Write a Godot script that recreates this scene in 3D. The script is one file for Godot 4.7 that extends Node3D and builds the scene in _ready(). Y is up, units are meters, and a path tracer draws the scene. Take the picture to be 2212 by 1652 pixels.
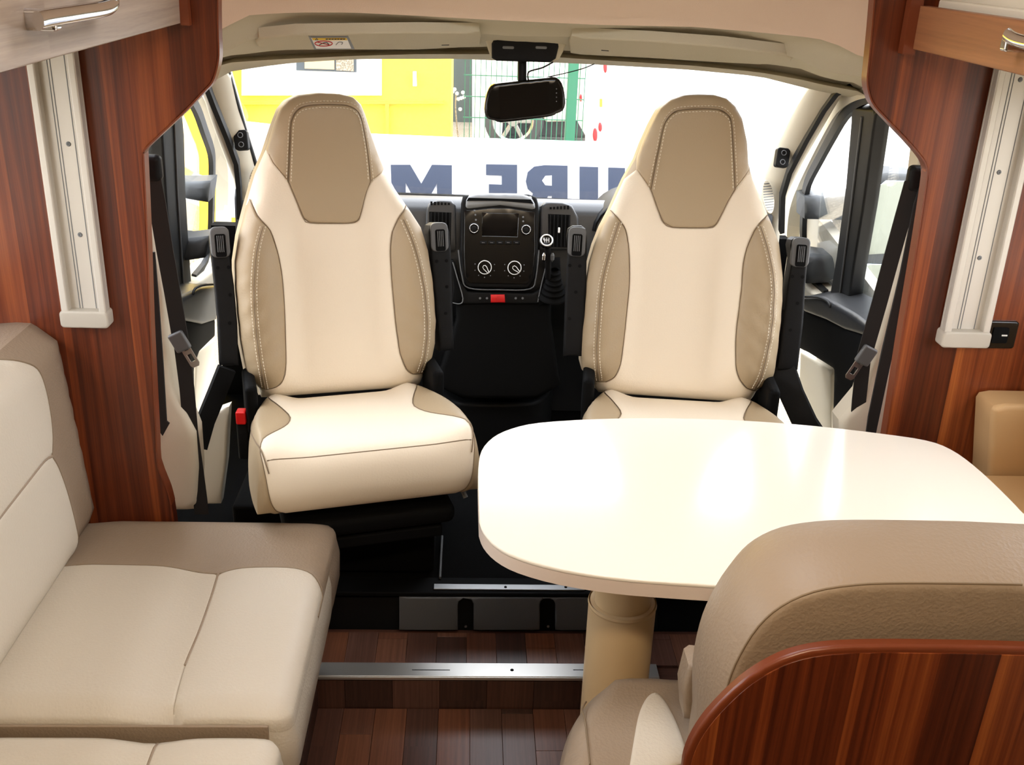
extends Node3D
# A motorhome lounge looking forward into the cab. x right, y up, -z forward; x = 0 is the middle of the vehicle.

const FOCAL := 2240.0
const EYE := Vector3(-0.12, 1.69, 0.0)
var view: Basis
var M := {}
var taken := {}

func _ready():
	set_view_and_light()
	make_materials()
	build_shell()
	build_cab_shell()
	build_doors()
	build_dashboard()
	build_cab_seats()
	build_sofa()
	build_table()
	build_bench()
	build_lockers_and_rails()
	build_belts()
	build_header_things()
	build_outside()

func set_view_and_light():
	view = Basis(Vector3.UP, deg_to_rad(-2.8)) * Basis(Vector3.RIGHT, deg_to_rad(-22.9)) * Basis(Vector3.BACK, deg_to_rad(2.1))
	var c := Camera3D.new()
	c.name = "camera"
	c.transform = Transform3D(view, EYE)
	c.fov = rad_to_deg(2.0 * atan(826.0 / FOCAL))
	c.near = 0.02
	add_child(c)
	c.current = true
	var e := Environment.new()
	e.background_mode = Environment.BG_SKY
	var s := Sky.new()
	var sm := ProceduralSkyMaterial.new()
	sm.sky_top_color = Color(0.93, 0.95, 0.98)
	sm.sky_horizon_color = Color(1.0, 1.0, 1.0)
	sm.ground_horizon_color = Color(0.8, 0.79, 0.76)
	sm.ground_bottom_color = Color(0.6, 0.58, 0.55)
	sm.sun_angle_max = 0.0
	sm.energy_multiplier = 7.0
	s.sky_material = sm
	e.sky = s
	e.tonemap_mode = Environment.TONE_MAPPER_LINEAR
	e.tonemap_exposure = 1.36
	e.sdfgi_enabled = true
	e.ssao_enabled = true
	e.ssil_enabled = true
	var w := WorldEnvironment.new()
	w.name = "environment"
	w.environment = e
	add_child(w)

# ---------------------------------------------------------------- pixels to places
func ray(x: float, y: float) -> Vector3:
	return view * Vector3((x - 1106.0) / FOCAL, -(y - 826.0) / FOCAL, -1.0)
func on_z(x: float, y: float, z: float) -> Vector3:
	var d := ray(x, y)
	return EYE + d * ((z - EYE.z) / d.z)
func on_y(x: float, y: float, h: float) -> Vector3:
	var d := ray(x, y)
	return EYE + d * ((h - EYE.y) / d.y)
func on_x(x: float, y: float, a: float) -> Vector3:
	var d := ray(x, y)
	return EYE + d * ((a - EYE.x) / d.x)
func on_frame(f: Transform3D, x: float, y: float) -> Vector2:
	var d := ray(x, y)
	var n := f.basis.z
	var p := EYE + d * (n.dot(f.origin - EYE) / n.dot(d))
	var q := f.basis.inverse() * (p - f.origin)
	return Vector2(q.x, q.y)
func trace(f: Transform3D, px: Array) -> PackedVector2Array:
	var r := PackedVector2Array()
	for i in range(0, px.size(), 2):
		r.append(on_frame(f, px[i], px[i + 1]))
	return r
func trace3(f: Transform3D, px: Array, lift := 0.0) -> PackedVector3Array:
	var r := PackedVector3Array()
	for q in trace(f, px):
		r.append(f * Vector3(q.x, q.y, lift))
	return r
func zframe(z: float) -> Transform3D:
	return Transform3D(Basis(), Vector3(0, 0, z))
func yframe(y: float) -> Transform3D:   # u = +x, v = forward, n = up
	return Transform3D(Basis(Vector3(1, 0, 0), Vector3(0, 0, -1), Vector3(0, 1, 0)), Vector3(0, y, 0))
func frame(o: Vector3, u: Vector3, v: Vector3) -> Transform3D:
	u = u.normalized()
	var n := u.cross(v).normalized()
	return Transform3D(Basis(u, n.cross(u), n), o)

# ---------------------------------------------------------------- mesh building
class MB:
	var v := PackedVector3Array()
	var n := PackedVector3Array()
	var t := PackedVector2Array()
	var ix := PackedInt32Array()
	func add(p: Vector3, uv := Vector2.ZERO, nn := Vector3.ZERO) -> int:
		v.append(p)
		n.append(nn)
		t.append(uv)
		return v.size() - 1
	func tri(a: int, b: int, c: int):     # counter-clockwise seen from outside
		ix.append(a)
		ix.append(c)
		ix.append(b)
		var k := (v[b] - v[a]).cross(v[c] - v[a])
		n[a] += k
		n[b] += k
		n[c] += k
	func quad(a: int, b: int, c: int, d: int):
		tri(a, b, c)
		tri(a, c, d)
	func flat_quad(a: Vector3, b: Vector3, c: Vector3, d: Vector3):
		var w := (b - a).length()
		var h := (d - a).length()
		quad(add(a, Vector2(0, 0)), add(b, Vector2(w, 0)), add(c, Vector2(w, h)), add(d, Vector2(0, h)))
	func grid(rows: Array, flip := false, closed := false):
		var at := []
		for r in rows:
			var line := []
			for p in r:
				line.append(add(p, Vector2(p.x + p.z * 0.3, p.y + p.z * 0.3)))
			at.append(line)
		for i in rows.size() - 1:
			var m: int = at[i].size()
			for j in (m if closed else m - 1):
				var k := (j + 1) % m
				if flip:
					quad(at[i][j], at[i + 1][j], at[i + 1][k], at[i][k])
				else:
					quad(at[i][j], at[i][k], at[i + 1][k], at[i + 1][j])
	func mesh() -> ArrayMesh:
		for i in n.size():
			n[i] = n[i].normalized() if n[i].length_squared() > 1e-20 else Vector3.UP
		var a := []
		a.resize(Mesh.ARRAY_MAX)
		a[Mesh.ARRAY_VERTEX] = v
		a[Mesh.ARRAY_NORMAL] = n
		a[Mesh.ARRAY_TEX_UV] = t
		a[Mesh.ARRAY_INDEX] = ix
		var m := ArrayMesh.new()
		m.add_surface_from_arrays(Mesh.PRIMITIVE_TRIANGLES, a)
		return m

func box(b: MB, c: Vector3, s: Vector3, bs := Basis()):
	var h := s * 0.5
	for ax in 3:
		for sg in [-1.0, 1.0]:
			var nn := Vector3.ZERO
			nn[ax] = sg
			var u := Vector3.ZERO
			u[(ax + 1) % 3] = 1.0
			var w := nn.cross(u)
			var o := nn * h
			b.flat_quad(c + bs * (o - u * h - w * h), c + bs * (o + u * h - w * h), c + bs * (o + u * h + w * h), c + bs * (o - u * h + w * h))

func rbox(b: MB, c: Vector3, s: Vector3, r: float, bs := Basis()):   # box with rounded edges
	var h := s * 0.5
	r = minf(r, minf(h.x, minf(h.y, h.z)) * 0.999)
	var steps := [-1.0, -0.8, -0.45, 0.0, 1e9]
	for ax in 3:
		for sg in [-1.0, 1.0]:
			var nn := Vector3.ZERO
			nn[ax] = sg
			var u := Vector3.ZERO
			u[(ax + 1) % 3] = 1.0
			var w := nn.cross(u)
			var hu: float = h[(ax + 1) % 3]
			var hw: float = absf(w.dot(h))
			var us := edge_steps(hu, r)
			var ws := edge_steps(hw, r)
			var rows := []
			for y in ws:
				var line := PackedVector3Array()
				for x in us:
					var p: Vector3 = nn * h[ax] + u * float(x) + w * float(y)
					var q := Vector3(clampf(p.x, -h.x + r, h.x - r), clampf(p.y, -h.y + r, h.y - r), clampf(p.z, -h.z + r, h.z - r))
					line.append(c + bs * (q + (p - q).normalized() * r))
				rows.append(line)
			b.grid(rows)
func edge_steps(h: float, r: float) -> Array:
	var a := []
	for k in [1.0, 0.6, 0.25, 0.0]:
		a.append(-h + r * (1.0 - k))
	for k in [0.0, 0.25, 0.6, 1.0]:
		a.append(h - r * (1.0 - k))
	return a

func tube(b: MB, path: PackedVector3Array, r: float, seg := 8, r2 := -1.0, up := Vector3.ZERO):
	# round (or, with r2 and up, oval) section along a path, closed at both ends
	var rows := []
	var last := Vector3.ZERO
	for i in path.size():
		var t := (path[mini(i + 1, path.size() - 1)] - path[maxi(i - 1, 0)]).normalized()
		var side := up.cross(t) if up != Vector3.ZERO else (last - t * last.dot(t))
		if side.length() < 1e-4:
			side = t.cross(Vector3.UP if absf(t.y) < 0.9 else Vector3.RIGHT)
		side = side.normalized()
		last = side
		var nn := t.cross(side)
		var line := PackedVector3Array()
		for k in seg:
			var a := TAU * k / seg
			line.append(path[i] + side * cos(a) * r + nn * sin(a) * (r2 if r2 > 0 else r))
		rows.append(line)
	b.grid(rows, false, true)
	for e in [0, rows.size() - 1]:
		var ids := []
		for p in rows[e]:
			ids.append(b.add(p))
		for k in range(1, seg - 1):
			if e == 0:
				b.tri(ids[0], ids[k + 1], ids[k])
			else:
				b.tri(ids[0], ids[k], ids[k + 1])

func sweep(b: MB, path: PackedVector3Array, prof: Array, up: Vector3):
	# prof: Vector2 points (side, up), counter-clockwise; hard edges; ends closed
	var m := prof.size()
	var rows := []
	for i in path.size():
		var t := (path[mini(i + 1, path.size() - 1)] - path[maxi(i - 1, 0)]).normalized()
		var side := t.cross(up).normalized()
		var nn := side.cross(t)
		var line := PackedVector3Array()
		for q in prof:
			line.append(path[i] + side * q.x + nn * q.y)
		rows.append(line)
	for k in m:
		var strip := []
		for r in rows:
			strip.append(PackedVector3Array([r[k], r[(k + 1) % m]]))
		b.grid(strip, true)
	for e in [0, rows.size() - 1]:
		var ids := []
		for p in rows[e]:
			ids.append(b.add(p))
		for k in range(1, m - 1):
			if e == 0:
				b.tri(ids[0], ids[k], ids[k + 1])
			else:
				b.tri(ids[0], ids[k + 1], ids[k])

func lathe(b: MB, prof: Array, f: Transform3D, seg := 24):   # prof: Vector2(radius, height along f.z); outside to the right of its direction
	var rows := []
	for q in prof:
		var line := PackedVector3Array()
		for k in seg:
			var a := TAU * k / seg
			line.append(f * Vector3(cos(a) * q.x, sin(a) * q.x, q.y))
		rows.append(line)
	for i in rows.size() - 1:
		b.grid([rows[i], rows[i + 1]], false, true)

func densify(poly: PackedVector2Array, cell: float) -> PackedVector2Array:
	var r := PackedVector2Array()
	for i in poly.size():
		var a := poly[i]
		var c := poly[(i + 1) % poly.size()]
		var k := maxi(1, int(ceil(a.distance_to(c) / cell)))
		for j in k:
			r.append(a.lerp(c, float(j) / k))
	return r
func smooth_line(px: Array, steps := 5) -> Array:     # Catmull-Rom through pixel pairs, open
	var p := PackedVector2Array()
	for i in range(0, px.size(), 2):
		p.append(Vector2(px[i], px[i + 1]))
	var out := []
	for i in p.size() - 1:
		var a := p[maxi(i - 1, 0)]
		var d := p[mini(i + 2, p.size() - 1)]
		for k in steps:
			var q := p[i].cubic_interpolate(p[i + 1], a, d, float(k) / steps)
			out.append(q.x)
			out.append(q.y)
	out.append(p[p.size() - 1].x)
	out.append(p[p.size() - 1].y)
	return out
func round_rect(w: float, h: float, r: float, seg := 4) -> PackedVector2Array:
	var o := PackedVector2Array()
	for q in [[1, -1, -PI / 2], [1, 1, 0.0], [-1, 1, PI / 2], [-1, -1, PI]]:
		var c := Vector2(q[0] * (w * 0.5 - r), q[1] * (h * 0.5 - r))
		for k in seg + 1:
			var a: float = q[2] + PI / 2 * k / seg
			o.append(c + Vector2(cos(a), sin(a)) * r)
	return o
func moved(p: PackedVector2Array, d: Vector2) -> PackedVector2Array:
	var o := PackedVector2Array()
	for q in p:
		o.append(q + d)
	return o
func edge_dist(p: Vector2, poly: PackedVector2Array) -> float:
	var best := 1e9
	var m := poly.size()
	for i in m:
		var q := Geometry2D.get_closest_point_to_segment(p, poly[i], poly[(i + 1) % m])
		best = minf(best, q.distance_squared_to(p))
	return sqrt(best)

# An outline in the frame's plane made solid: a face towards +n whose edge is rounded over r (dropping by drop), crowned by crown,
# and sides that go back by depth. o: r, drop, crown, cell, warp (Callable on the local point), skirt [[out, back], ...], open (no back)
func slab(b: MB, outline: PackedVector2Array, f: Transform3D, depth: float, o := {}):
	var r: float = o.get("r", 0.0)
	var drop: float = o.get("drop", r)
	var crown: float = o.get("crown", 0.0)
	var cell: float = o.get("cell", 0.03)
	var warp = o.get("warp")
	var poly := outline.duplicate()
	if Geometry2D.is_polygon_clockwise(poly):
		poly.reverse()
	var rim := densify(poly, cell)
	var m := rim.size()
	var inward := PackedVector2Array()
	for i in m:
		var d1 := (rim[i] - rim[(i + m - 1) % m]).normalized()
		var d2 := (rim[(i + 1) % m] - rim[i]).normalized()
		var d := (d1 + d2)
		d = d.normalized() if d.length() > 1e-3 else d1
		inward.append(Vector2(-d.y, d.x))
	var pts := rim.duplicate()
	var dist := PackedFloat32Array()
	for i in m:
		dist.append(0.0)
	var simple: bool = r <= 0.0 and crown == 0.0 and warp == null
	if not simple:
		if r > 0.0:
			for k in [0.12, 0.4, 1.0]:
				for i in m:
					var p: Vector2 = rim[i] + inward[i] * r * float(k)
					if Geometry2D.is_point_in_polygon(p, poly):
						var e := edge_dist(p, poly)
						if e > 0.85 * r * k:
							pts.append(p)
							dist.append(e)
		var lo := rim[0]
		var hi := rim[0]
		for p in rim:
			lo = lo.min(p)
			hi = hi.max(p)
		var y := lo.y + cell * 0.5
		var odd := false
		while y < hi.y:
			var x := lo.x + (cell * 0.5 if odd else 0.0)
			odd = not odd
			while x < hi.x:
				var p := Vector2(x, y)
				if Geometry2D.is_point_in_polygon(p, poly):
					var e := edge_dist(p, poly)
					if e > r + cell * 0.45:
						pts.append(p)
						dist.append(e)
				x += cell
			y += cell * 0.87
	var at := PackedInt32Array()
	for i in pts.size():
		var z := 0.0
		if r > 0.0:
			var k := 1.0 - minf(dist[i] / r, 1.0)
			z -= drop * (1.0 - sqrt(maxf(0.0, 1.0 - k * k)))
		if crown != 0.0:
			z += crown * (1.0 - exp(-dist[i] * 14.0))
		var l := Vector3(pts[i].x, pts[i].y, z)
		if warp != null:
			l = warp.call(l)
		at.append(b.add(f * l, pts[i]))
	var tris: PackedInt32Array = Geometry2D.triangulate_polygon(rim) if simple else Geometry2D.triangulate_delaunay(pts)
	for i in range(0, tris.size(), 3):
		var p := pts[tris[i]]
		var q := pts[tris[i + 1]]
		var s := pts[tris[i + 2]]
		var area := (q - p).cross(s - p)
		if absf(area) < 1e-10:
			continue
		if not simple and not Geometry2D.is_point_in_polygon((p + q + s) / 3.0, poly):
			continue
		if area > 0:
			b.tri(at[tris[i]], at[tris[i + 1]], at[tris[i + 2]])
		else:
			b.tri(at[tris[i]], at[tris[i + 2]], at[tris[i + 1]])
	# sides
	var skirt: Array = [[0.0, 0.0]]
	skirt.append_array(o.get("skirt", [[0.0, depth]]))
	var rows := []
	for sk in skirt:
		var line := PackedVector3Array()
		for i in m:
			var l := Vector3(rim[i].x - inward[i].x * sk[0], rim[i].y - inward[i].y * sk[0], -drop - float(sk[1]) if r > 0.0 else -float(sk[1]))
			if warp != null:
				l = warp.call(l)
			line.append(f * l)
		rows.append(line)
	# split where the outline turns sharply
	var start := 0
	var sharp := []
	for i in m:
		var d1 := (rim[i] - rim[(i + m - 1) % m]).normalized()
		var d2 := (rim[(i + 1) % m] - rim[i]).normalized()
		if d1.dot(d2) < 0.75:
			sharp.append(i)
	if sharp.is_empty():
		rows.reverse()
		b.grid(rows, false, true)
		rows.reverse()
	else:
		for k in sharp.size():
			var a: int = sharp[k]
			var e: int = sharp[(k + 1) % sharp.size()]
			if e <= a:
				e += m
			var part := []
			for line in rows:
				var cut := PackedVector3Array()
				for i in range(a, e + 1):
					cut.append(line[i % m])
				part.append(cut)
			part.reverse()
			b.grid(part)
	if not o.get("open", false):
		var ids := []
		for p in rows[rows.size() - 1]:
			ids.append(b.add(p))
		var bt := Geometry2D.triangulate_polygon(rim)
		for i in range(0, bt.size(), 3):
			var area := (rim[bt[i + 1]] - rim[bt[i]]).cross(rim[bt[i + 2]] - rim[bt[i]])
			if area < 0:
				b.tri(ids[bt[i]], ids[bt[i + 1]], ids[bt[i + 2]])
			else:
				b.tri(ids[bt[i]], ids[bt[i + 2]], ids[bt[i + 1]])

func stitches(b: MB, path: PackedVector3Array, r := 0.0011, dash := 0.005, gap := 0.0035):
	var c := Curve3D.new()
	c.bake_interval = 0.002
	for p in path:
		c.add_point(p)
	var full := c.get_baked_length()
	var s := 0.0
	while s + dash < full:
		tube(b, PackedVector3Array([c.sample_baked(s), c.sample_baked(s + dash)]), r, 5)
		s += dash + gap

# ---------------------------------------------------------------- naming things
func numbered(called: String) -> String:
	taken[called] = taken.get(called, -1) + 1
	return called if taken[called] == 0 else "%s_%03d" % [called, taken[called]]
func thing(called: String, label: String, category: String, at := Vector3.ZERO, group := "") -> Node3D:
	var o := Node3D.new()
	o.name = numbered(called)
	add_child(o)
	o.position = at
	o.set_meta("label", label)
	o.set_meta("category", category)
	if group:
		o.set_meta("group", group)
	return o
func part(called: String, b: MB, mat: Material, parent: Node3D, label := "") -> MeshInstance3D:   # the mesh is given in world coordinates
	var o := MeshInstance3D.new()
	o.name = called
	o.mesh = b.mesh()
	o.mesh.surface_set_material(0, mat)
	var base := Vector3.ZERO
	var q: Node = parent
	while q != self:
		base += q.position
		q = q.get_parent()
	o.position = -base
	if label:
		o.set_meta("label", label)
	parent.add_child(o, true)
	return o
func structure(called: String, b: MB, mat: Material, label := "", category := "") -> MeshInstance3D:
	var o := part(called, b, mat, self)
	o.set_meta("kind", "structure")
	if label:
		o.set_meta("label", label)
		o.set_meta("category", category)
	return o
func single(called: String, b: MB, mat: Material, label: String, category: String, group := "") -> MeshInstance3D:
	var o := part(numbered(called), b, mat, self)
	o.set_meta("label", label)
	o.set_meta("category", category)
	if group:
		o.set_meta("group", group)
	return o
func panel(called: String, poly: PackedVector2Array, f: Transform3D, depth: float, mat: Material, parent: Node3D, o := {}, label := "") -> MeshInstance3D:
	var b := MB.new()
	slab(b, poly, f, depth, o)
	return part(called, b, mat, parent, label)
func piece(called: String, c: Vector3, s: Vector3, r: float, mat: Material, parent: Node3D, bs := Basis(), label := "") -> MeshInstance3D:
	var b := MB.new()
	if r > 0.0:
		rbox(b, c, s, r, bs)
	else:
		box(b, c, s, bs)
	return part(called, b, mat, parent, label)
func cord(called: String, path: PackedVector3Array, r: float, mat: Material, parent: Node3D, seg := 6, label := "") -> MeshInstance3D:
	var b := MB.new()
	tube(b, path, r, seg)
	return part(called, b, mat, parent, label)
func ribbon(called: String, path: PackedVector3Array, w: float, t: float, up: Vector3, mat: Material, parent: Node3D, label := "") -> MeshInstance3D:
	var b := MB.new()
	sweep(b, path, [Vector2(-w / 2, -t / 2), Vector2(w / 2, -t / 2), Vector2(w / 2, t / 2), Vector2(-w / 2, t / 2)], up)
	return part(called, b, mat, parent, label)

# ---------------------------------------------------------------- materials
func noise_tex(kind: int, freq: float, size := 256, octaves := 3, sd := 1) -> NoiseTexture2D:
	var n := FastNoiseLite.new()
	n.noise_type = kind
	n.frequency = freq
	n.seed = sd
	n.fractal_octaves = octaves
	var t := NoiseTexture2D.new()
	t.width = size
	t.height = size
	t.seamless = true
	t.noise = n
	return t
func mat(key: String, c: Color, rough := 0.5, metal := 0.0) -> StandardMaterial3D:
	var m := StandardMaterial3D.new()
	m.resource_name = key
	m.albedo_color = c
	m.roughness = rough
	m.metallic = metal
	M[key] = m
	return m
func grained(m: StandardMaterial3D, t: Texture2D, scale: float, height_cm: float):
	m.heightmap_enabled = true
	m.heightmap_texture = t
	m.heightmap_scale = height_cm
	m.uv1_triplanar = true
	m.uv1_scale = Vector3.ONE * scale

func wood_image(w: int, h: int, dark: Color, mid: Color, light: Color, board: float, contrast: float, sd: int) -> ImageTexture:
	# grain runs along v (rows); stripes across u
	var n := FastNoiseLite.new()
	n.seed = sd
	n.noise_type = FastNoiseLite.TYPE_SIMPLEX_SMOOTH
	n.frequency = 1.0
	n.fractal_octaves = 2
	var data := PackedByteArray()
	data.resize(w * h * 3)
	var rng := RandomNumberGenerator.new()
	rng.seed = sd
	var edges := []
	var x := 0.0
	while x < w:
		edges.append([x, rng.randf_range(-0.25, 0.25), rng.randf()])
		x += w * board * rng.randf_range(0.5, 1.5)
	for j in h:
		for i in w:
			var bi := 0
			while bi + 1 < edges.size() and edges[bi + 1][0] <= i:
				bi += 1
			var u := i / float(w)
			var vv := j / float(h)
			var wob := n.get_noise_2d(u * 6.0, vv * 2.0) * 0.01
			var t: float = 0.45 + edges[bi][1] * contrast
			t += n.get_noise_2d((u + wob) * 40.0, vv * 1.2 + bi * 7.0) * 0.32 * contrast
			t += n.get_noise_2d((u + wob) * 160.0, vv * 4.0) * 0.13 * contrast
			t += n.get_noise_2d(u * 400.0, vv * 22.0) * 0.09 * contrast
			if edges[bi][2] > 0.62 and i - edges[bi][0] < w * 0.022:
				t += 0.3 * contrast
			t = clampf(t, 0.0, 1.0)
			var c := dark.lerp(mid, t * 2.0) if t < 0.5 else mid.lerp(light, t * 2.0 - 1.0)
			var k := (j * w + i) * 3
			data[k] = int(clampf(c.r, 0, 1) * 255.0)
			data[k + 1] = int(clampf(c.g, 0, 1) * 255.0)
			data[k + 2] = int(clampf(c.b, 0, 1) * 255.0)
	return ImageTexture.create_from_image(Image.create_from_data(w, h, false, Image.FORMAT_RGB8, data))

func make_materials():
	var hide := noise_tex(FastNoiseLite.TYPE_CELLULAR, 0.09, 256, 2, 3)
	var fine := noise_tex(FastNoiseLite.TYPE_SIMPLEX, 0.12, 256, 4, 5)
	grained(mat("cream", Color(0.80, 0.765, 0.705), 0.5), hide, 7.0, 0.06)
	grained(mat("cream_seat", Color(0.915, 0.865, 0.78), 0.55), hide, 9.0, 0.03)
	grained(mat("beige", Color(0.585, 0.515, 0.44), 0.5), hide, 7.0, 0.07)
	grained(mat("tan_seat", Color(0.66, 0.585, 0.47), 0.5), hide, 9.0, 0.03)
	grained(mat("band", Color(0.71, 0.635, 0.525), 0.48), hide, 9.0, 0.03)
	mat("seam", Color(0.50, 0.43, 0.345), 0.8)
	mat("thread", Color(0.88, 0.84, 0.76), 0.7)
	grained(mat("headliner", Color(0.73, 0.70, 0.61), 0.95), fine, 8.0, 0.04)
	grained(mat("ceiling_cloth", Color(0.83, 0.74, 0.65), 0.95), fine, 10.0, 0.03)
	grained(mat("trim", Color(0.80, 0.77, 0.70), 0.6), fine, 14.0, 0.015)
	grained(mat("black_plastic", Color(0.085, 0.085, 0.088), 0.5), fine, 16.0, 0.02)
	grained(mat("grey_plastic", Color(0.33, 0.335, 0.34), 0.5), fine, 16.0, 0.02)
	grained(mat("dash", Color(0.17, 0.173, 0.18), 0.38), fine, 14.0, 0.02)
	mat("cover_glare", Color(0.55, 0.56, 0.57), 0.35)  # windscreen glare on the dark console top, put into a lighter grey
	mat("gloss_black", Color(0.035, 0.035, 0.037), 0.18)
	mat("matt_black", Color(0.024, 0.024, 0.025), 0.75)
	grained(mat("carpet", Color(0.04, 0.04, 0.041), 1.0), fine, 22.0, 0.25)
	for k in ["matt_black", "carpet", "black_plastic"]:
		M[k].metallic_specular = 0.25
	mat("webbing", Color(0.10, 0.095, 0.095), 0.85)
	mat("rubber", Color(0.045, 0.045, 0.047), 0.6)
	mat("chrome", Color(0.86, 0.86, 0.87), 0.12, 1.0)
	mat("steel", Color(0.66, 0.66, 0.66), 0.35, 1.0)
	var al := mat("aluminium", Color(0.83, 0.82, 0.80), 0.36, 0.85)
	al.anisotropy_enabled = false
	mat("alu_profile", Color(0.80, 0.775, 0.735), 0.42, 0.35)
	mat("end_cap", Color(0.70, 0.67, 0.62), 0.6)
	mat("white_gloss", Color(0.93, 0.90, 0.845), 0.15)
	mat("table_edge", Color(0.86, 0.80, 0.755), 0.35)
	mat("leg_paint", Color(0.80, 0.695, 0.535), 0.42)
	mat("red", Color(0.83, 0.06, 0.07), 0.4)
	mat("print_white", Color(0.93, 0.93, 0.92), 0.5)
	mat("print_grey", Color(0.42, 0.43, 0.44), 0.5)
	mat("print_black", Color(0.1, 0.1, 0.1), 0.6)
	mat("print_red", Color(0.75, 0.1, 0.1), 0.6)
	mat("print_yellow", Color(0.9, 0.75, 0.1), 0.6)
	mat("screen", Color(0.045, 0.042, 0.045), 0.12)
	mat("wall_cream", Color(0.84, 0.80, 0.72), 0.7)
	mat("tan_box", Color(0.74, 0.60, 0.42), 0.6)
	var wt := wood_image(768, 512, Color(0.26, 0.10, 0.05), Color(0.50, 0.235, 0.11), Color(0.74, 0.43, 0.21), 0.13, 0.8, 11)
	var wood := mat("wood", Color(0.88, 0.85, 0.84), 0.32)
	wood.albedo_texture = wt
	wood.uv1_scale = Vector3(1.3, 0.45, 1)
	var wood2 := mat("bench_wood", Color(0.88, 0.85, 0.84), 0.32)
	wood2.albedo_texture = wt
	wood2.uv1_scale = Vector3(1.6, 0.45, 1)
	wood2.uv1_offset = Vector3(0.31, 0.2, 0)
	mat("wood_edge", Color(0.43, 0.20, 0.10), 0.34)
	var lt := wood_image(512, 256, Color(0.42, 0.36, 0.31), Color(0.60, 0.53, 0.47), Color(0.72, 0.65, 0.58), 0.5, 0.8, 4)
	var lock := mat("locker_sheen", Color(1, 1, 1), 0.4)  # same wood as the brown locker; window sheen put into this grey
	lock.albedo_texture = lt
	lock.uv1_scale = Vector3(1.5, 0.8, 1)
	var lock2 := mat("locker_brown", Color(0.93, 0.70, 0.53), 0.42)
	lock2.albedo_texture = lt
	lock2.uv1_scale = Vector3(1.5, 0.8, 1)
	var ft := wood_image(256, 512, Color(0.62, 0.58, 0.55), Color(0.82, 0.78, 0.75), Color(1, 0.96, 0.92), 0.6, 0.9, 8)
	var tones := [Color(0.48, 0.32, 0.25), Color(0.40, 0.275, 0.23), Color(0.54, 0.38, 0.31), Color(0.33, 0.23, 0.20), Color(0.47, 0.345, 0.305), Color(0.55, 0.36, 0.265)]
	for i in tones.size():
		var pm := mat("plank_%d" % i, tones[i], 0.38)
		pm.albedo_texture = ft
		pm.uv1_scale = Vector3(3.0, 1.2, 1)
		pm.uv1_offset = Vector3(0.17 * i, 0.23 * i, 0)
	var gl := mat("glass", Color(0.9, 0.95, 0.95, 0.04), 0.02)
	gl.transparency = BaseMaterial3D.TRANSPARENCY_ALPHA
	mat("mirror_glass", Color(0.82, 0.88, 0.88), 0.03, 1.0)
	var lg := mat("lamp_glow", Color(0.95, 0.93, 0.88), 0.6)
	lg.emission_enabled = true
	lg.emission = Color(1.0, 0.93, 0.82)
	lg.emission_energy_multiplier = 1.5
	# outside
	mat("yellow", Color(0.93, 0.76, 0.16), 0.8)
	mat("yellow_trim", Color(0.86, 0.68, 0.12), 0.8)
	mat("white_paint", Color(0.92, 0.92, 0.91), 0.5)
	mat("window_dark", Color(0.24, 0.27, 0.29), 0.2)
	mat("green_paint", Color(0.03, 0.36, 0.24), 0.5)
	mat("mirror_shell", Color(0.19, 0.20, 0.21), 0.55)
	mat("tyre", Color(0.22, 0.22, 0.22), 0.8)
	mat("backdrop_paint", Color(0.27, 0.31, 0.31), 0.9)
	var cloth := mat("banner_cloth", Color(0.93, 0.93, 0.94), 0.8)
	cloth.backlight_enabled = true
	cloth.backlight = Color(0.5, 0.5, 0.52)
	var ink := mat("banner_ink", Color(0.25, 0.285, 0.37), 0.8)
	ink.backlight_enabled = true
	ink.backlight = Color(0.1, 0.1, 0.16)
	var gv := mat("gravel", Color(0.72, 0.68, 0.60), 1.0)
	var gt := noise_tex(FastNoiseLite.TYPE_CELLULAR, 0.12, 512, 2, 9)
	var ramp := Gradient.new()
	ramp.set_color(0, Color(0.45, 0.42, 0.38))
	ramp.set_color(1, Color(1, 1, 1))
	gt.color_ramp = ramp
	gv.albedo_texture = gt
	gv.uv1_triplanar = true
	gv.uv1_world_triplanar = true
	gv.uv1_scale = Vector3.ONE * 1.2

# ---------------------------------------------------------------- the lounge: floor, walls, ceiling
func plank_rows(parent: Node3D, x0: float, x1: float, z0: float, z1: float, y: float, w: float, l: float, sd: int):
	var rng := RandomNumberGenerator.new()
	rng.seed = sd
	var x := x0
	while x < x1 - 0.005:
		var z := z1 + rng.randf() * l
		var ww := minf(w, x1 - x)
		while z > z0:
			var a := minf(z, z1)
			var c := maxf(z - l * rng.randf_range(0.75, 1.15), z0)
			z = c
			if a - c < 0.01:
				continue
			var b := MB.new()
			rbox(b, Vector3(x + ww / 2, y, (a + c) / 2), Vector3(ww - 0.0008, 0.006, a - c - 0.0008), 0.0006)
			for i in b.t.size():
				b.t[i] = Vector2(b.v[i].x, b.v[i].z)
			part("plank", b, M["plank_%d" % (rng.randi() % 6)], parent)
		x += w

func wall_with_openings(b: MB, x: float, thick: float, z0: float, z1: float, y0: float, y1: float, holes: Array):
	# holes: [z0, z1, y0, y1] in order along z
	var z := z0
	for h in holes:
		box(b, Vector3(x, (y0 + y1) / 2, (z + h[0]) / 2), Vector3(thick, y1 - y0, h[0] - z))
		box(b, Vector3(x, (y0 + h[2]) / 2, (h[0] + h[1]) / 2), Vector3(thick, h[2] - y0, h[1] - h[0]))
		box(b, Vector3(x, (y1 + h[3]) / 2, (h[0] + h[1]) / 2), Vector3(thick, y1 - h[3], h[1] - h[0]))
		z = h[1]
	box(b, Vector3(x, (y0 + y1) / 2, (z + z1) / 2), Vector3(thick, y1 - y0, z1 - z))

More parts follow.
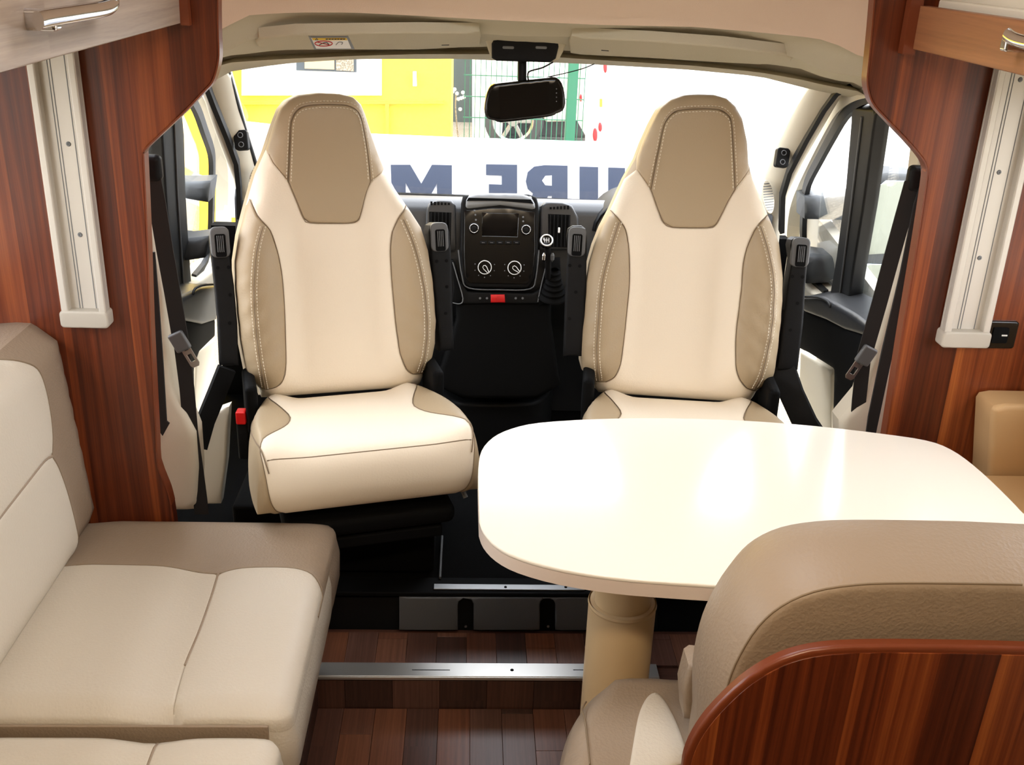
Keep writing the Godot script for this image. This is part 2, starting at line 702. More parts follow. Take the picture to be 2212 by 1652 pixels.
func build_shell():
	var b := MB.new()
	box(b, Vector3(0, -0.06, 0.25), Vector3(2.56, 0.10, 4.54))
	var fl := structure("floor", b, M.plank_3, "dark wood plank floor of the lounge", "floor")
	plank_rows(fl, -0.62, 0.95, -1.985, -0.6, -0.003, 0.075, 0.42, 21)
	# the raised step in front of the cab
	b = MB.new()
	box(b, Vector3(0.0, 0.04, -2.09), Vector3(1.96, 0.08, 0.19))
	var st := structure("floor_step", b, M.plank_1, "raised wood plank step behind the cab", "step")
	plank_rows(st, -0.62, 0.95, -2.165, -2.04, 0.084, 0.0735, 0.3, 33)
	for i in 14:   # riser boards
		piece("riser_board", Vector3(-0.56 + i * 0.112, 0.038, -1.9905), Vector3(0.1112, 0.082, 0.006), 0.0006, M["plank_%d" % [3, 1, 3, 4][i % 4]], st)
	# walls with the lounge windows
	b = MB.new()
	wall_with_openings(b, -1.25, 0.06, -2.10, 2.5, -0.01, 2.0, [[-1.96, -0.95, 0.96, 1.51]])
	structure("wall_left", b, M.wall_cream)
	b = MB.new()
	wall_with_openings(b, 1.25, 0.06, -2.10, 2.5, -0.01, 2.0, [[-1.90, -1.0, 0.96, 1.48]])
	structure("wall_right", b, M.wall_cream)
	for q in [[-1.25, -1.96, -0.95, 0.96, 1.51, 6], [1.25, -1.90, -1.0, 0.96, 1.48, 7]]:   # lounge side windows
		b = MB.new()
		box(b, Vector3(q[0], (q[3] + q[4]) / 2, (q[1] + q[2]) / 2), Vector3(0.006, q[4] - q[3] - 0.02, q[2] - q[1] - 0.02))
		var wn := structure("window_%d" % q[5], b, M.glass)
		for y in [q[3] + 0.01, q[4] - 0.01]:
			piece("window_frame", Vector3(q[0], y, (q[1] + q[2]) / 2), Vector3(0.07, 0.02, q[2] - q[1]), 0.003, M.trim, wn)
		for z in [q[1] + 0.01, q[2] - 0.01]:
			piece("window_frame", Vector3(q[0], (q[3] + q[4]) / 2, z), Vector3(0.07, q[4] - q[3] - 0.04, 0.02), 0.003, M.trim, wn)
	b = MB.new()
	box(b, Vector3(0, 0.995, 2.53), Vector3(2.56, 2.01, 0.06))
	structure("wall_back", b, M.wall_cream)
	# ceiling with a skylight
	b = MB.new()
	var sx := 0.32
	var z0 := -1.75
	var z1 := -1.25
	box(b, Vector3(0, 2.02, (z0 - 2.0) / 2), Vector3(2.56, 0.04, z0 + 2.0))
	box(b, Vector3(0, 2.02, (z1 + 2.56) / 2), Vector3(2.56, 0.04, 2.56 - z1))
	for s in [-1.0, 1.0]:
		box(b, Vector3(s * (1.28 + sx) / 2, 2.02, (z0 + z1) / 2), Vector3(1.28 - sx, 0.04, z1 - z0))
	structure("ceiling", b, M.ceiling_cloth)
	# lounge ceiling lamp, behind the viewer
	var lt := thing("ceiling_lamp", "slim warm white ceiling lamp over the lounge", "lamp", Vector3(0, 1.998, -0.35))
	piece("frame", Vector3(0, 1.991, -0.35), Vector3(0.66, 0.014, 0.20), 0.004, M.alu_profile, lt)
	piece("diffuser", Vector3(0, 1.982, -0.35), Vector3(0.62, 0.006, 0.16), 0.002, M.lamp_glow, lt)
	var al := AreaLight3D.new()
	al.name = "lamp_light"
	al.area_size = Vector2(0.60, 0.14)
	al.light_color = Color(1.0, 0.90, 0.76)
	al.light_energy = 1.4
	al.area_range = 8.0
	al.area_attenuation = 2.0
	al.shadow_enabled = true
	lt.add_child(al)
	al.position = Vector3(0, -0.022, 0)
	al.rotation.x = -PI / 2
	# wooden partitions between lounge and cab
	var f := zframe(-2.07)
	var left := [470, -40, 471, 60, 473, 118, 468, 150, 458, 178, 440, 198, 400, 240, 360, 278, 318, 318, 311, 330, 311, 345, 318, 500, 325, 700, 333, 860, 337, 935, 340, 1000, 350, 1030, 362, 1060, 370, 1090, 376, 1130]
	var poly := trace(f, left)
	var low := Vector2(poly[poly.size() - 1].x + 0.004, 0.09)
	poly.append(low)
	poly.append(Vector2(-1.22, 0.09))
	poly.append(Vector2(-1.22, 2.0))
	poly.append(Vector2(poly[0].x, 2.0))
	b = MB.new()
	slab(b, poly, f, 0.026, {"r": 0.004, "cell": 0.05})
	var wl := structure("wall_front_left", b, M.wood, "reddish walnut partition panel with curved cut-out behind the left cab seat", "partition")
	ribbon("edge_strip", trace3(f, smooth_line(left.slice(0, 38), 3), -0.013), 0.003, 0.029, Vector3.BACK, M.wood_edge, wl)
	var right := [1892, -40, 1884, 60, 1876, 140, 1873, 175, 1878, 205, 1890, 230, 1925, 268, 1965, 310, 1992, 342, 2001, 360, 2002, 385, 1985, 500, 1965, 620, 1945, 740, 1928, 850, 1916, 925, 1895, 1060]
	poly = trace(f, right)
	low = Vector2(poly[poly.size() - 1].x + 0.01, 0.09)
	poly.append(low)
	poly.append(Vector2(1.22, 0.09))
	poly.append(Vector2(1.22, 2.0))
	poly.append(Vector2(poly[0].x, 2.0))
	b = MB.new()
	slab(b, poly, f, 0.026, {"r": 0.004, "cell": 0.05})
	var wr := structure("wall_front_right", b, M.wood, "reddish walnut partition panel with curved cut-out behind the right cab seat", "partition")
	ribbon("edge_strip", trace3(f, smooth_line(right, 3), -0.013), 0.003, 0.029, Vector3.BACK, M.wood_edge, wr)

# ---------------------------------------------------------------- the cab: floor, roof lining, pillars, windscreen
func edge_row(px: Array, zmid: float, zside: float, n := 44) -> PackedVector3Array:
	# a line across the cab given by pixels, its depth easing from the middle to the sides
	var line := PackedVector3Array()
	var x0: float = px[0]
	var x1: float = px[px.size() - 2]
	for i in n + 1:
		var x := lerpf(x0, x1, float(i) / n)
		var k := 0
		while k + 3 < px.size() - 1 and px[k + 2] < x:
			k += 2
		var t: float = (x - px[k]) / maxf(px[k + 2] - px[k], 1.0)
		var y: float = lerpf(px[k + 1], px[k + 3], clampf(t, 0, 1))
		var q := absf((x - 1125.0) / 660.0)
		line.append(on_z(x, y, lerpf(zmid, zside, q * q)))
	return line

func build_cab_shell():
	var b := MB.new()
	box(b, Vector3(0, 0.09, -2.838), Vector3(1.96, 0.20, 1.292))
	structure("floor_cab", b, M.carpet, "black carpet on the cab floor", "carpet")
	# black plastic kick panel with two slots, and the metal strips
	var t := thing("step_cover", "black plastic step cover with two arched slots below the cab carpet", "step", on_y(1100, 1362, 0.09))
	var f := zframe(-2.168)
	var px := [862, 1362, 862, 1291, 1275, 1291, 1275, 1362, 1200, 1362, 1200, 1306, 1196, 1298, 1186, 1294, 1176, 1294, 1168, 1300, 1166, 1308, 1166, 1362, 1023, 1362, 1023, 1306, 1019, 1298, 1009, 1294, 999, 1294, 991, 1300, 989, 1308, 989, 1362]
	panel("cover", trace(f, px), f, 0.022, M.grey_plastic, t, {"r": 0.004, "cell": 0.02})
	var bk := zframe(-2.190)
	panel("recess_back", trace(bk, [700, 1362, 700, 1290, 1420, 1290, 1420, 1362]), bk, 0.02, M.black_plastic, t)
	piece("tread", Vector3(0.12, 0.196, -2.205), Vector3(1.5, 0.012, 0.07), 0.004, M.matt_black, t)
	for x in [1006, 1184]:
		var p := on_z(x, 1352, -2.188)
		var s := MB.new()
		lathe(s, [Vector2(0.0035, 0), Vector2(0.0035, 0.003), Vector2(0.0, 0.004)], Transform3D(Basis(), p), 10)
		part("screw", s, M.steel, t)
	t = thing("threshold_strip", "narrow metal strip along the rear edge of the cab carpet", "metal strip", on_y(1100, 1268, 0.202))
	var a := on_y(937, 1268, 0.204)
	var c := on_y(1262, 1270, 0.204)
	piece("strip", (a + c) / 2, Vector3(c.x - a.x, 0.005, 0.022), 0.001, M.steel, t)
	for x in [1092, 1222]:
		var s := MB.new()
		lathe(s, [Vector2(0.004, 0), Vector2(0.003, 0.002), Vector2(0.0, 0.002)], Transform3D(Basis(Vector3.RIGHT, -PI / 2), on_y(x, 1268, 0.2065)), 10)
		part("screw", s, M.matt_black, t)
	a = on_y(938, 1262, 0.2)
	piece("side_strip", Vector3(a.x + 0.014, 0.206, -2.33), Vector3(0.006, 0.008, 0.2), 0.002, M.grey_plastic, t)
	t = thing("nosing_strip", "bright aluminium nosing strip on the edge of the wood step", "metal strip", on_y(990, 1446, 0.09))
	a = on_y(690, 1447, 0.09)
	c = on_y(1420, 1447, 0.09)
	piece("strip", Vector3((a.x + c.x) / 2, 0.091, -2.0135), Vector3(c.x - a.x, 0.004, 0.05), 0.0012, M.aluminium, t)
	piece("lip", Vector3((a.x + c.x) / 2, 0.088, -1.9865), Vector3(c.x - a.x, 0.008, 0.003), 0.001, M.aluminium, t)
	for sl in [[890, 972], [1238, 1300]]:
		var p := on_y(sl[0], 1447, 0.0925)
		var q := on_y(sl[1], 1447, 0.0925)
		piece("slot", (p + q) / 2, Vector3(q.x - p.x, 0.001, 0.003), 0.0, M.matt_black, t)
	var sc := MB.new()
	lathe(sc, [Vector2(0.0045, 0), Vector2(0.0035, 0.0015), Vector2(0, 0.0012)], Transform3D(Basis(Vector3.RIGHT, -PI / 2), on_y(1106, 1447, 0.093)), 12)
	part("screw", sc, M.matt_black, t)
	# roof lining: ceiling slope, shelf lip, recess for the visors, band above the glass
	var lip := [300, 190, 430, 95, 470, 66, 500, 52, 516, 40, 528, 34, 560, 31, 640, 27, 760, 27, 900, 34, 1100, 45, 1300, 54, 1500, 58, 1640, 70, 1740, 80, 1792, 88, 1815, 100, 1835, 117, 1880, 121, 1960, 190, 2050, 300]
	var under := [300, 235, 430, 135, 470, 105, 525, 109, 540, 84, 600, 77, 760, 70, 900, 70, 1030, 71, 1100, 78, 1230, 79, 1500, 97, 1640, 112, 1720, 120, 1740, 138, 1790, 158, 1860, 165, 1960, 235, 2050, 330]
	var inner := [300, 240, 430, 150, 470, 122, 530, 117, 600, 108, 760, 106, 900, 104, 1100, 100, 1300, 115, 1500, 126, 1640, 136, 1730, 148, 1790, 172, 1860, 180, 1960, 240, 2050, 335]
	var band := [300, 260, 430, 170, 470, 137, 600, 128, 760, 121, 900, 117, 1100, 117, 1300, 130, 1500, 142, 1640, 156, 1730, 172, 1790, 186, 1860, 198, 1960, 260, 2050, 340]
	var edge := [300, 290, 430, 195, 492, 156, 560, 145, 640, 135, 760, 128, 980, 127, 1240, 137, 1480, 150, 1640, 165, 1755, 194, 1860, 215, 1960, 270, 2050, 345]
	b = MB.new()
	var lip_row := edge_row(lip, -2.50, -2.38)
	var top := PackedVector3Array()
	var mid := PackedVector3Array()
	for p in lip_row:
		top.append(Vector3(p.x, 1.995, -2.0))
		mid.append(Vector3(p.x, p.y + 0.11, lerpf(p.z, -2.0, 0.18)))
	var mid2 := PackedVector3Array()
	for p in lip_row:
		mid2.append(Vector3(p.x, p.y + 0.02, p.z + 0.004))
	b.grid([top, mid, mid2, lip_row])
	b.grid([shift(lip_row, Vector3(0, 0.03, -0.03)), shift(mid, Vector3(0, 0.03, -0.03)), shift(top, Vector3(0, 0.03, -0.03))])
	structure("ceiling_slope", b, M.ceiling_cloth, "pinkish cream cloth ceiling rising from the cab header", "ceiling")
	b = MB.new()
	var r0 := lip_row
	var r1 := edge_row(lip, -2.515, -2.39)
	var u0 := edge_row(under, -2.56, -2.42)
	var mix := PackedVector3Array()
	for i in r0.size():
		mix.append(r1[i].lerp(u0[i], 0.5) + Vector3(0, 0.004, -0.014))
	var u1 := edge_row(under, -2.58, -2.44)
	var inr := edge_row(inner, -2.70, -2.54)
	var bd := edge_row(band, -2.77, -2.61)
	var ed := edge_row(edge, -2.90, -2.72)
	b.grid([r0, r1, mix, u0, u1])
	var gb := PackedVector3Array()      # groove between the visors and the band over the glass
	for i in bd.size():
		gb.append(bd[i] + Vector3(0, 0.006, -0.05))
	b.grid([u1, inr])
	b.grid([inr, shift(inr, Vector3(0, 0, -0.10))])
	b.grid([shift(inr, Vector3(0, 0, -0.10)), gb])
	b.grid([gb, bd])
	b.grid([bd, ed])
	b.grid([ed, shift(ed, Vector3(0, 0.02, -0.03)), shift(inr, Vector3(0, 0.08, -0.03)), shift(r0, Vector3(0, 0.05, -0.04))])
	structure("ceiling_header", b, M.headliner, "grey-beige moulded cab header above the windscreen", "ceiling")
	# windscreen pane
	b = MB.new()
	var we := edge_row([478, 160, 560, 145, 640, 135, 760, 128, 980, 127, 1240, 137, 1480, 150, 1640, 165, 1768, 198], -2.90, -2.76)
	var bot := PackedVector3Array()
	for i in we.size():
		var k := lerpf(-1.0, 1.0, float(i) / (we.size() - 1))
		bot.append(Vector3(k * 0.98, 0.86, lerpf(-3.62, -3.30, k * k)))
	var rows := []
	for j in 9:
		var line := PackedVector3Array()
		for i in we.size():
			line.append(we[i].lerp(bot[i], j / 8.0) + Vector3(0, 0, -0.05 * sin(PI * j / 8.0)) + Vector3(0, 0.004, -0.004))
		rows.append(line)
	b.grid(rows)
	structure("window_1", b, M.glass, "curved windscreen glass of the cab", "windscreen")
	# windscreen pillars with seals and clips
	for s in [-1, 1]:
		var path := PackedVector3Array()
		var seal := PackedVector3Array()
		var pts := [[450, 120, -2.74], [467, 170, -2.80], [488, 240, -2.93], [509, 305, -3.05], [530, 365, -3.16], [541, 420, -3.24], [545, 500, -3.30]] if s < 0 else [[1795, 165, -2.72], [1771, 208, -2.80], [1737, 272, -2.92], [1706, 330, -3.03], [1677, 395, -3.15], [1662, 460, -3.24], [1655, 540, -3.30]]
		for q in pts:
			path.append(on_z(q[0], q[1], q[2]))
		var sp := [[490, 152, -2.80], [509, 218, -2.91], [527, 280, -3.03], [546, 340, -3.13], [558, 378, -3.20]] if s < 0 else [[1754, 190, -2.80], [1728, 244, -2.90], [1702, 298, -3.00], [1674, 358, -3.11], [1648, 412, -3.20]]
		for q in sp:
			seal.append(on_z(q[0], q[1], q[2]))
		b = MB.new()
		tube(b, path, 0.027, 16, 0.05, Vector3(0.3 * s, 0.3, 1))
		var p := structure("trim_%d" % (1 if s < 0 else 2), b, M.trim, "cream moulded windscreen pillar on the %s" % ["left", "right"][(s + 1) / 2], "pillar")
		b = MB.new()
		tube(b, seal, 0.009, 8)
		part("seal", b, M.rubber, p)
		var ds := [[430, 140, -2.70], [445, 180, -2.76], [462, 225, -2.84], [490, 293, -2.96], [511, 350, -3.08], [516, 400, -3.15], [518, 470, -3.2]] if s < 0 else [[1900, 164, -2.56], [1868, 169, -2.60], [1838, 178, -2.66], [1806, 199, -2.73], [1779, 234, -2.81], [1741, 300, -2.93], [1705, 370, -3.05], [1690, 420, -3.12], [1688, 500, -3.2]]
		var dp := PackedVector3Array()
		for q in ds:
			dp.append(on_z(q[0], q[1], q[2] + 0.03))
		ribbon("door_seal", dp, 0.014, 0.02, Vector3.BACK, M.rubber, p)
		var sd := "left" if s < 0 else "right"
		var cp := on_z(520, 302, -2.97) if s < 0 else on_z(1692, 340, -2.97)
		var clip := thing("ticket_clip", "small black plastic clip on the %s windscreen pillar" % sd, "clip", cp)
		var cf := frame(cp, Vector3(1, -0.1 * s, 0), Vector3(-0.25 * s, 1, -0.3))
		panel("body", round_rect(0.038, 0.055, 0.008), cf, 0.02, M.black_plastic, clip, {"r": 0.003, "cell": 0.01})
		for k in [-1, 1]:
			var rb := MB.new()
			var ring := PackedVector3Array()
			for q in 13:
				ring.append(cf * Vector3(cos(TAU * q / 12) * 0.007, k * 0.013 + sin(TAU * q / 12) * 0.007, 0.001))
			tube(rb, ring, 0.0012, 5)
			part("hook", rb, M.print_grey, clip)
		var gp := on_z(550, 393, -3.08) if s < 0 else on_z(1660, 425, -3.08)
		var gr := thing("pillar_speaker", "small oval white speaker grille at the foot of the %s pillar" % sd, "speaker grille", gp)
		var gf := frame(gp, Vector3(1, 0, -0.5 * s), Vector3(-0.3 * s, 1, -0.3))
		var oval := PackedVector2Array()
		for q in 20:
			oval.append(Vector2(cos(TAU * q / 20) * 0.024, sin(TAU * q / 20) * 0.052))
		panel("grille", oval, gf, 0.012, M.trim, gr, {"r": 0.004, "cell": 0.01})
		for k in range(-5, 6):
			var w := 0.019 * sqrt(1.0 - pow(k / 6.0, 2))
			piece("slit", gf * Vector3(0, k * 0.008, 0.0003), Vector3(w * 2, 0.0025, 0.001), 0.0, M.print_grey, gr, gf.basis)

func shift(line: PackedVector3Array, d: Vector3) -> PackedVector3Array:
	var o := PackedVector3Array()
	for p in line:
		o.append(p + d)
	return o

# ---------------------------------------------------------------- cab doors
func build_doors():
	for s in [-1, 1]:
		var sd := "left" if s < 0 else "right"
		var f := frame(Vector3(s * 0.98, 0.9, -2.6), Vector3(0, 0, float(s)), Vector3(-0.26 * s, 1, 0))
		var b := MB.new()
		# outer skin below the window line
		var y0 := -0.75
		var skin := PackedVector2Array([Vector2(-0.95, y0), Vector2(0.47, y0), Vector2(0.47, -0.12), Vector2(-0.2, -0.12), Vector2(-0.95, 0.02)]) if s > 0 else PackedVector2Array([Vector2(0.95, y0), Vector2(-0.47, y0), Vector2(-0.47, -0.12), Vector2(0.2, -0.12), Vector2(0.95, 0.02)])
		slab(b, skin, f.translated_local(Vector3(0, 0, -0.05)), 0.03)
		var d := structure("door_%d" % (1 if s < 0 else 2), b, M.trim, "%s cab door with dark window frame and black armrest" % sd, "door")
		var frame_px: Array
		var dark_px: Array
		var seal_px: Array
		var post_px: Array
		var quarter: Array
		if s > 0:
			frame_px = [1930, 180, 1880, 184, 1842, 197, 1812, 222, 1786, 264, 1752, 330, 1722, 395, 1708, 440, 1702, 500, 1700, 600, 1700, 720]
			dark_px = [1930, 206, 1882, 210, 1852, 223, 1824, 250, 1800, 290, 1770, 345, 1745, 395, 1738, 440, 1735, 500, 1738, 560, 1750, 600, 1785, 635]
			seal_px = [1930, 160, 1872, 169, 1842, 177, 1806, 198, 1778, 234, 1740, 300, 1704, 370, 1689, 420, 1687, 500]
			post_px = [1846, 232, 1902, 236, 1896, 262, 1872, 440, 1846, 600, 1838, 660, 1796, 650, 1812, 560, 1834, 400, 1846, 262]
			quarter = [1845, 255, 1830, 245, 1764, 384, 1760, 450, 1754, 550, 1762, 595, 1798, 632, 1816, 560, 1830, 430]
		else:
			frame_px = [380, 120, 425, 172, 448, 218, 470, 280, 486, 330, 490, 360, 490, 420, 488, 500, 488, 600, 488, 720]
			dark_px = [360, 150, 400, 195, 424, 235, 440, 280, 456, 328, 458, 370, 457, 440, 455, 500, 446, 560, 418, 600]
			seal_px = [400, 100, 440, 165, 460, 215, 490, 293, 512, 350, 516, 380, 518, 470]
			post_px = [340, 240, 386, 240, 391, 290, 394, 400, 400, 500, 408, 612, 368, 618, 360, 540, 352, 420, 345, 320]
			quarter = [390, 235, 402, 236, 436, 318, 442, 345, 441, 500, 430, 560, 408, 600, 398, 480, 392, 360]
		var up := f.basis.z
		ribbon("window_surround", trace3(f, smooth_line(frame_px, 3), -0.01), 0.055, 0.045, up, M.trim, d)
		ribbon("window_frame", trace3(f, smooth_line(dark_px, 3), 0.0), 0.026, 0.016, up, M.rubber, d, "black window frame")
		ribbon("seal", trace3(f, smooth_line(seal_px, 3), 0.01), 0.016, 0.02, up, M.rubber, d)
		panel("window_post", trace(f, post_px), f.translated_local(Vector3(0, 0, 0.01)), 0.035, M.rubber, d, {"r": 0.006, "cell": 0.03})
		cord("post_groove", trace3(f, ([1872, 250, 1850, 430, 1822, 640] if s > 0 else [366, 260, 374, 420, 388, 612]), 0.012), 0.003, M.grey_plastic, d)
		b = MB.new()
		slab(b, trace(f, quarter), f.translated_local(Vector3(0, 0, -0.015)), 0.004)
		structure("window_%d" % (2 if s < 0 else 4), b, M.glass)
		b = MB.new()
		var pane := [1846, 240, 1990, 240, 2010, 400, 1960, 700, 1800, 640] if s > 0 else [390, 236, 300, 250, 300, 600, 330, 660, 408, 612]
		slab(b, trace(f, pane), f.translated_local(Vector3(0, 0, -0.02)), 0.004)
		structure("window_%d" % (3 if s < 0 else 5), b, M.glass)
		# sill ledge, black capping and armrest
		var ledge := [1726, 540, 1745, 600, 1785, 634, 1830, 656, 1880, 672, 1940, 690, 1940, 740, 1872, 712, 1840, 692, 1796, 668, 1726, 656] if s > 0 else [466, 560, 466, 622, 420, 640, 372, 662, 345, 678, 330, 680, 330, 640, 370, 620, 410, 604, 440, 580]
		panel("sill", trace(f, ledge), f.translated_local(Vector3(0, 0, 0.035)), 0.07, M.trim, d, {"r": 0.012, "cell": 0.03})
		var f2 := f.translated_local(Vector3(0, 0, 0.075))
		var cap := [1733, 642, 1770, 642, 1796, 655, 1840, 680, 1872, 705, 1868, 728, 1820, 713, 1780, 692, 1733, 674] if s > 0 else [470, 618, 440, 622, 405, 638, 372, 656, 352, 670, 352, 694, 400, 694, 440, 702, 470, 692]
		panel("capping", trace(f2, cap), f2, 0.09, M.dash, d, {"r": 0.015, "cell": 0.02}, "grey-black padded door capping")
		var arm := [1733, 670, 1780, 688, 1820, 710, 1868, 726, 1874, 760, 1850, 930, 1792, 930, 1795, 800, 1740, 765, 1700, 745, 1700, 665] if s > 0 else [470, 688, 440, 698, 400, 690, 352, 690, 356, 770, 378, 900, 398, 1000, 424, 1000, 426, 880, 425, 790, 434, 764, 454, 744, 470, 728]
		panel("armrest", trace(f2, arm), f2.translated_local(Vector3(0, 0, -0.006)), 0.09, M.matt_black, d, {"r": 0.015, "cell": 0.02}, "black door armrest")
		var pocket := [1728, 760, 1795, 800, 1795, 960, 1720, 960] if s > 0 else [426, 760, 462, 735, 470, 860, 494, 880, 486, 1000, 474, 1140, 400, 1140, 420, 900]
		var f3 := f.translated_local(Vector3(0, 0, -0.03))
		panel("lower_trim", trace(f3, pocket), f3, 0.06, M.trim, d, {"r": 0.01, "cell": 0.03})
		var lip: Array = [1734, 641, 1768, 642, 1790, 652, 1794, 664] if s > 0 else [462, 614, 436, 616, 420, 624, 416, 636]
		cord("handle_gap", trace3(f2, smooth_line(lip, 3), 0.001), 0.004, M.rubber, d)
		# door mirror outside
		var mf := zframe(-3.2)
		var mt := thing("door_mirror", "%s door mirror with grey housing on two arms outside the window" % sd, "mirror", on_z(1900 if s > 0 else 250, 640, -3.25))
		var arms := [[1742, 428, 1768, 424, 1800, 430, 1850, 424, 1880, 432, 1880, 480, 1742, 476], [1736, 556, 1760, 550, 1800, 556, 1850, 552, 1862, 600, 1820, 612, 1745, 616]] if s > 0 else [[300, 388, 340, 392, 400, 395, 452, 393, 446, 440, 400, 432, 300, 425], [300, 512, 340, 512, 400, 518, 452, 512, 440, 560, 400, 566, 300, 560]]
		for ar in arms:
			panel("arm", trace(mf, ar), mf, 0.09, M.mirror_shell, mt, {"r": 0.02, "cell": 0.03})
		var head := [1870, 470, 1880, 420, 1890, 394, 1904, 380, 1920, 376, 1990, 380, 2010, 420, 2000, 560, 1985, 600, 1960, 625, 1900, 622, 1872, 615, 1858, 600, 1856, 570, 1863, 520] if s > 0 else [344, 400, 330, 384, 300, 378, 230, 380, 205, 420, 215, 560, 235, 610, 300, 622, 340, 612, 352, 590, 350, 520]
		panel("housing", trace(mf, head), mf, 0.12, M.mirror_shell, mt, {"r": 0.02, "cell": 0.03})
		var g1 := [1884, 470, 1893, 420, 1902, 400, 1914, 390, 1980, 391, 1985, 430, 1975, 545, 1877, 550, 1878, 510] if s > 0 else [336, 404, 326, 394, 300, 389, 236, 391, 216, 425, 224, 548, 340, 548, 341, 510]
		var g2 := [1870, 570, 1975, 572, 1965, 612, 1900, 612, 1878, 604, 1868, 590] if s > 0 else [342, 572, 228, 572, 242, 604, 300, 612, 336, 604, 343, 590]
		var mg := mf.translated_local(Vector3(0, 0, 0.004))
		panel("mirror_glass", trace(mg, g1), mg, 0.004, M.mirror_glass, mt, {"r": 0.002, "cell": 0.03})
		panel("wide_angle_glass", trace(mg, g2), mg, 0.004, M.mirror_glass, mt, {"r": 0.002, "cell": 0.03})

# ---------------------------------------------------------------- dashboard
func disc(b: MB, f: Transform3D, x: float, y: float, r: float, h: float, bev := 0.15, seg := 24):
	lathe(b, [Vector2(r, 0), Vector2(r, h * (1.0 - bev)), Vector2(r - h * bev, h), Vector2(0, h)], f.translated_local(Vector3(x, y, 0)), seg)
func hoop(b: MB, f: Transform3D, x: float, y: float, r: float, t: float, z := 0.0, seg := 28):
	var p := PackedVector3Array()
	for k in seg + 1:
		p.append(f * Vector3(x + cos(TAU * k / seg) * r, y + sin(TAU * k / seg) * r, z))
	tube(b, p, t, 6)

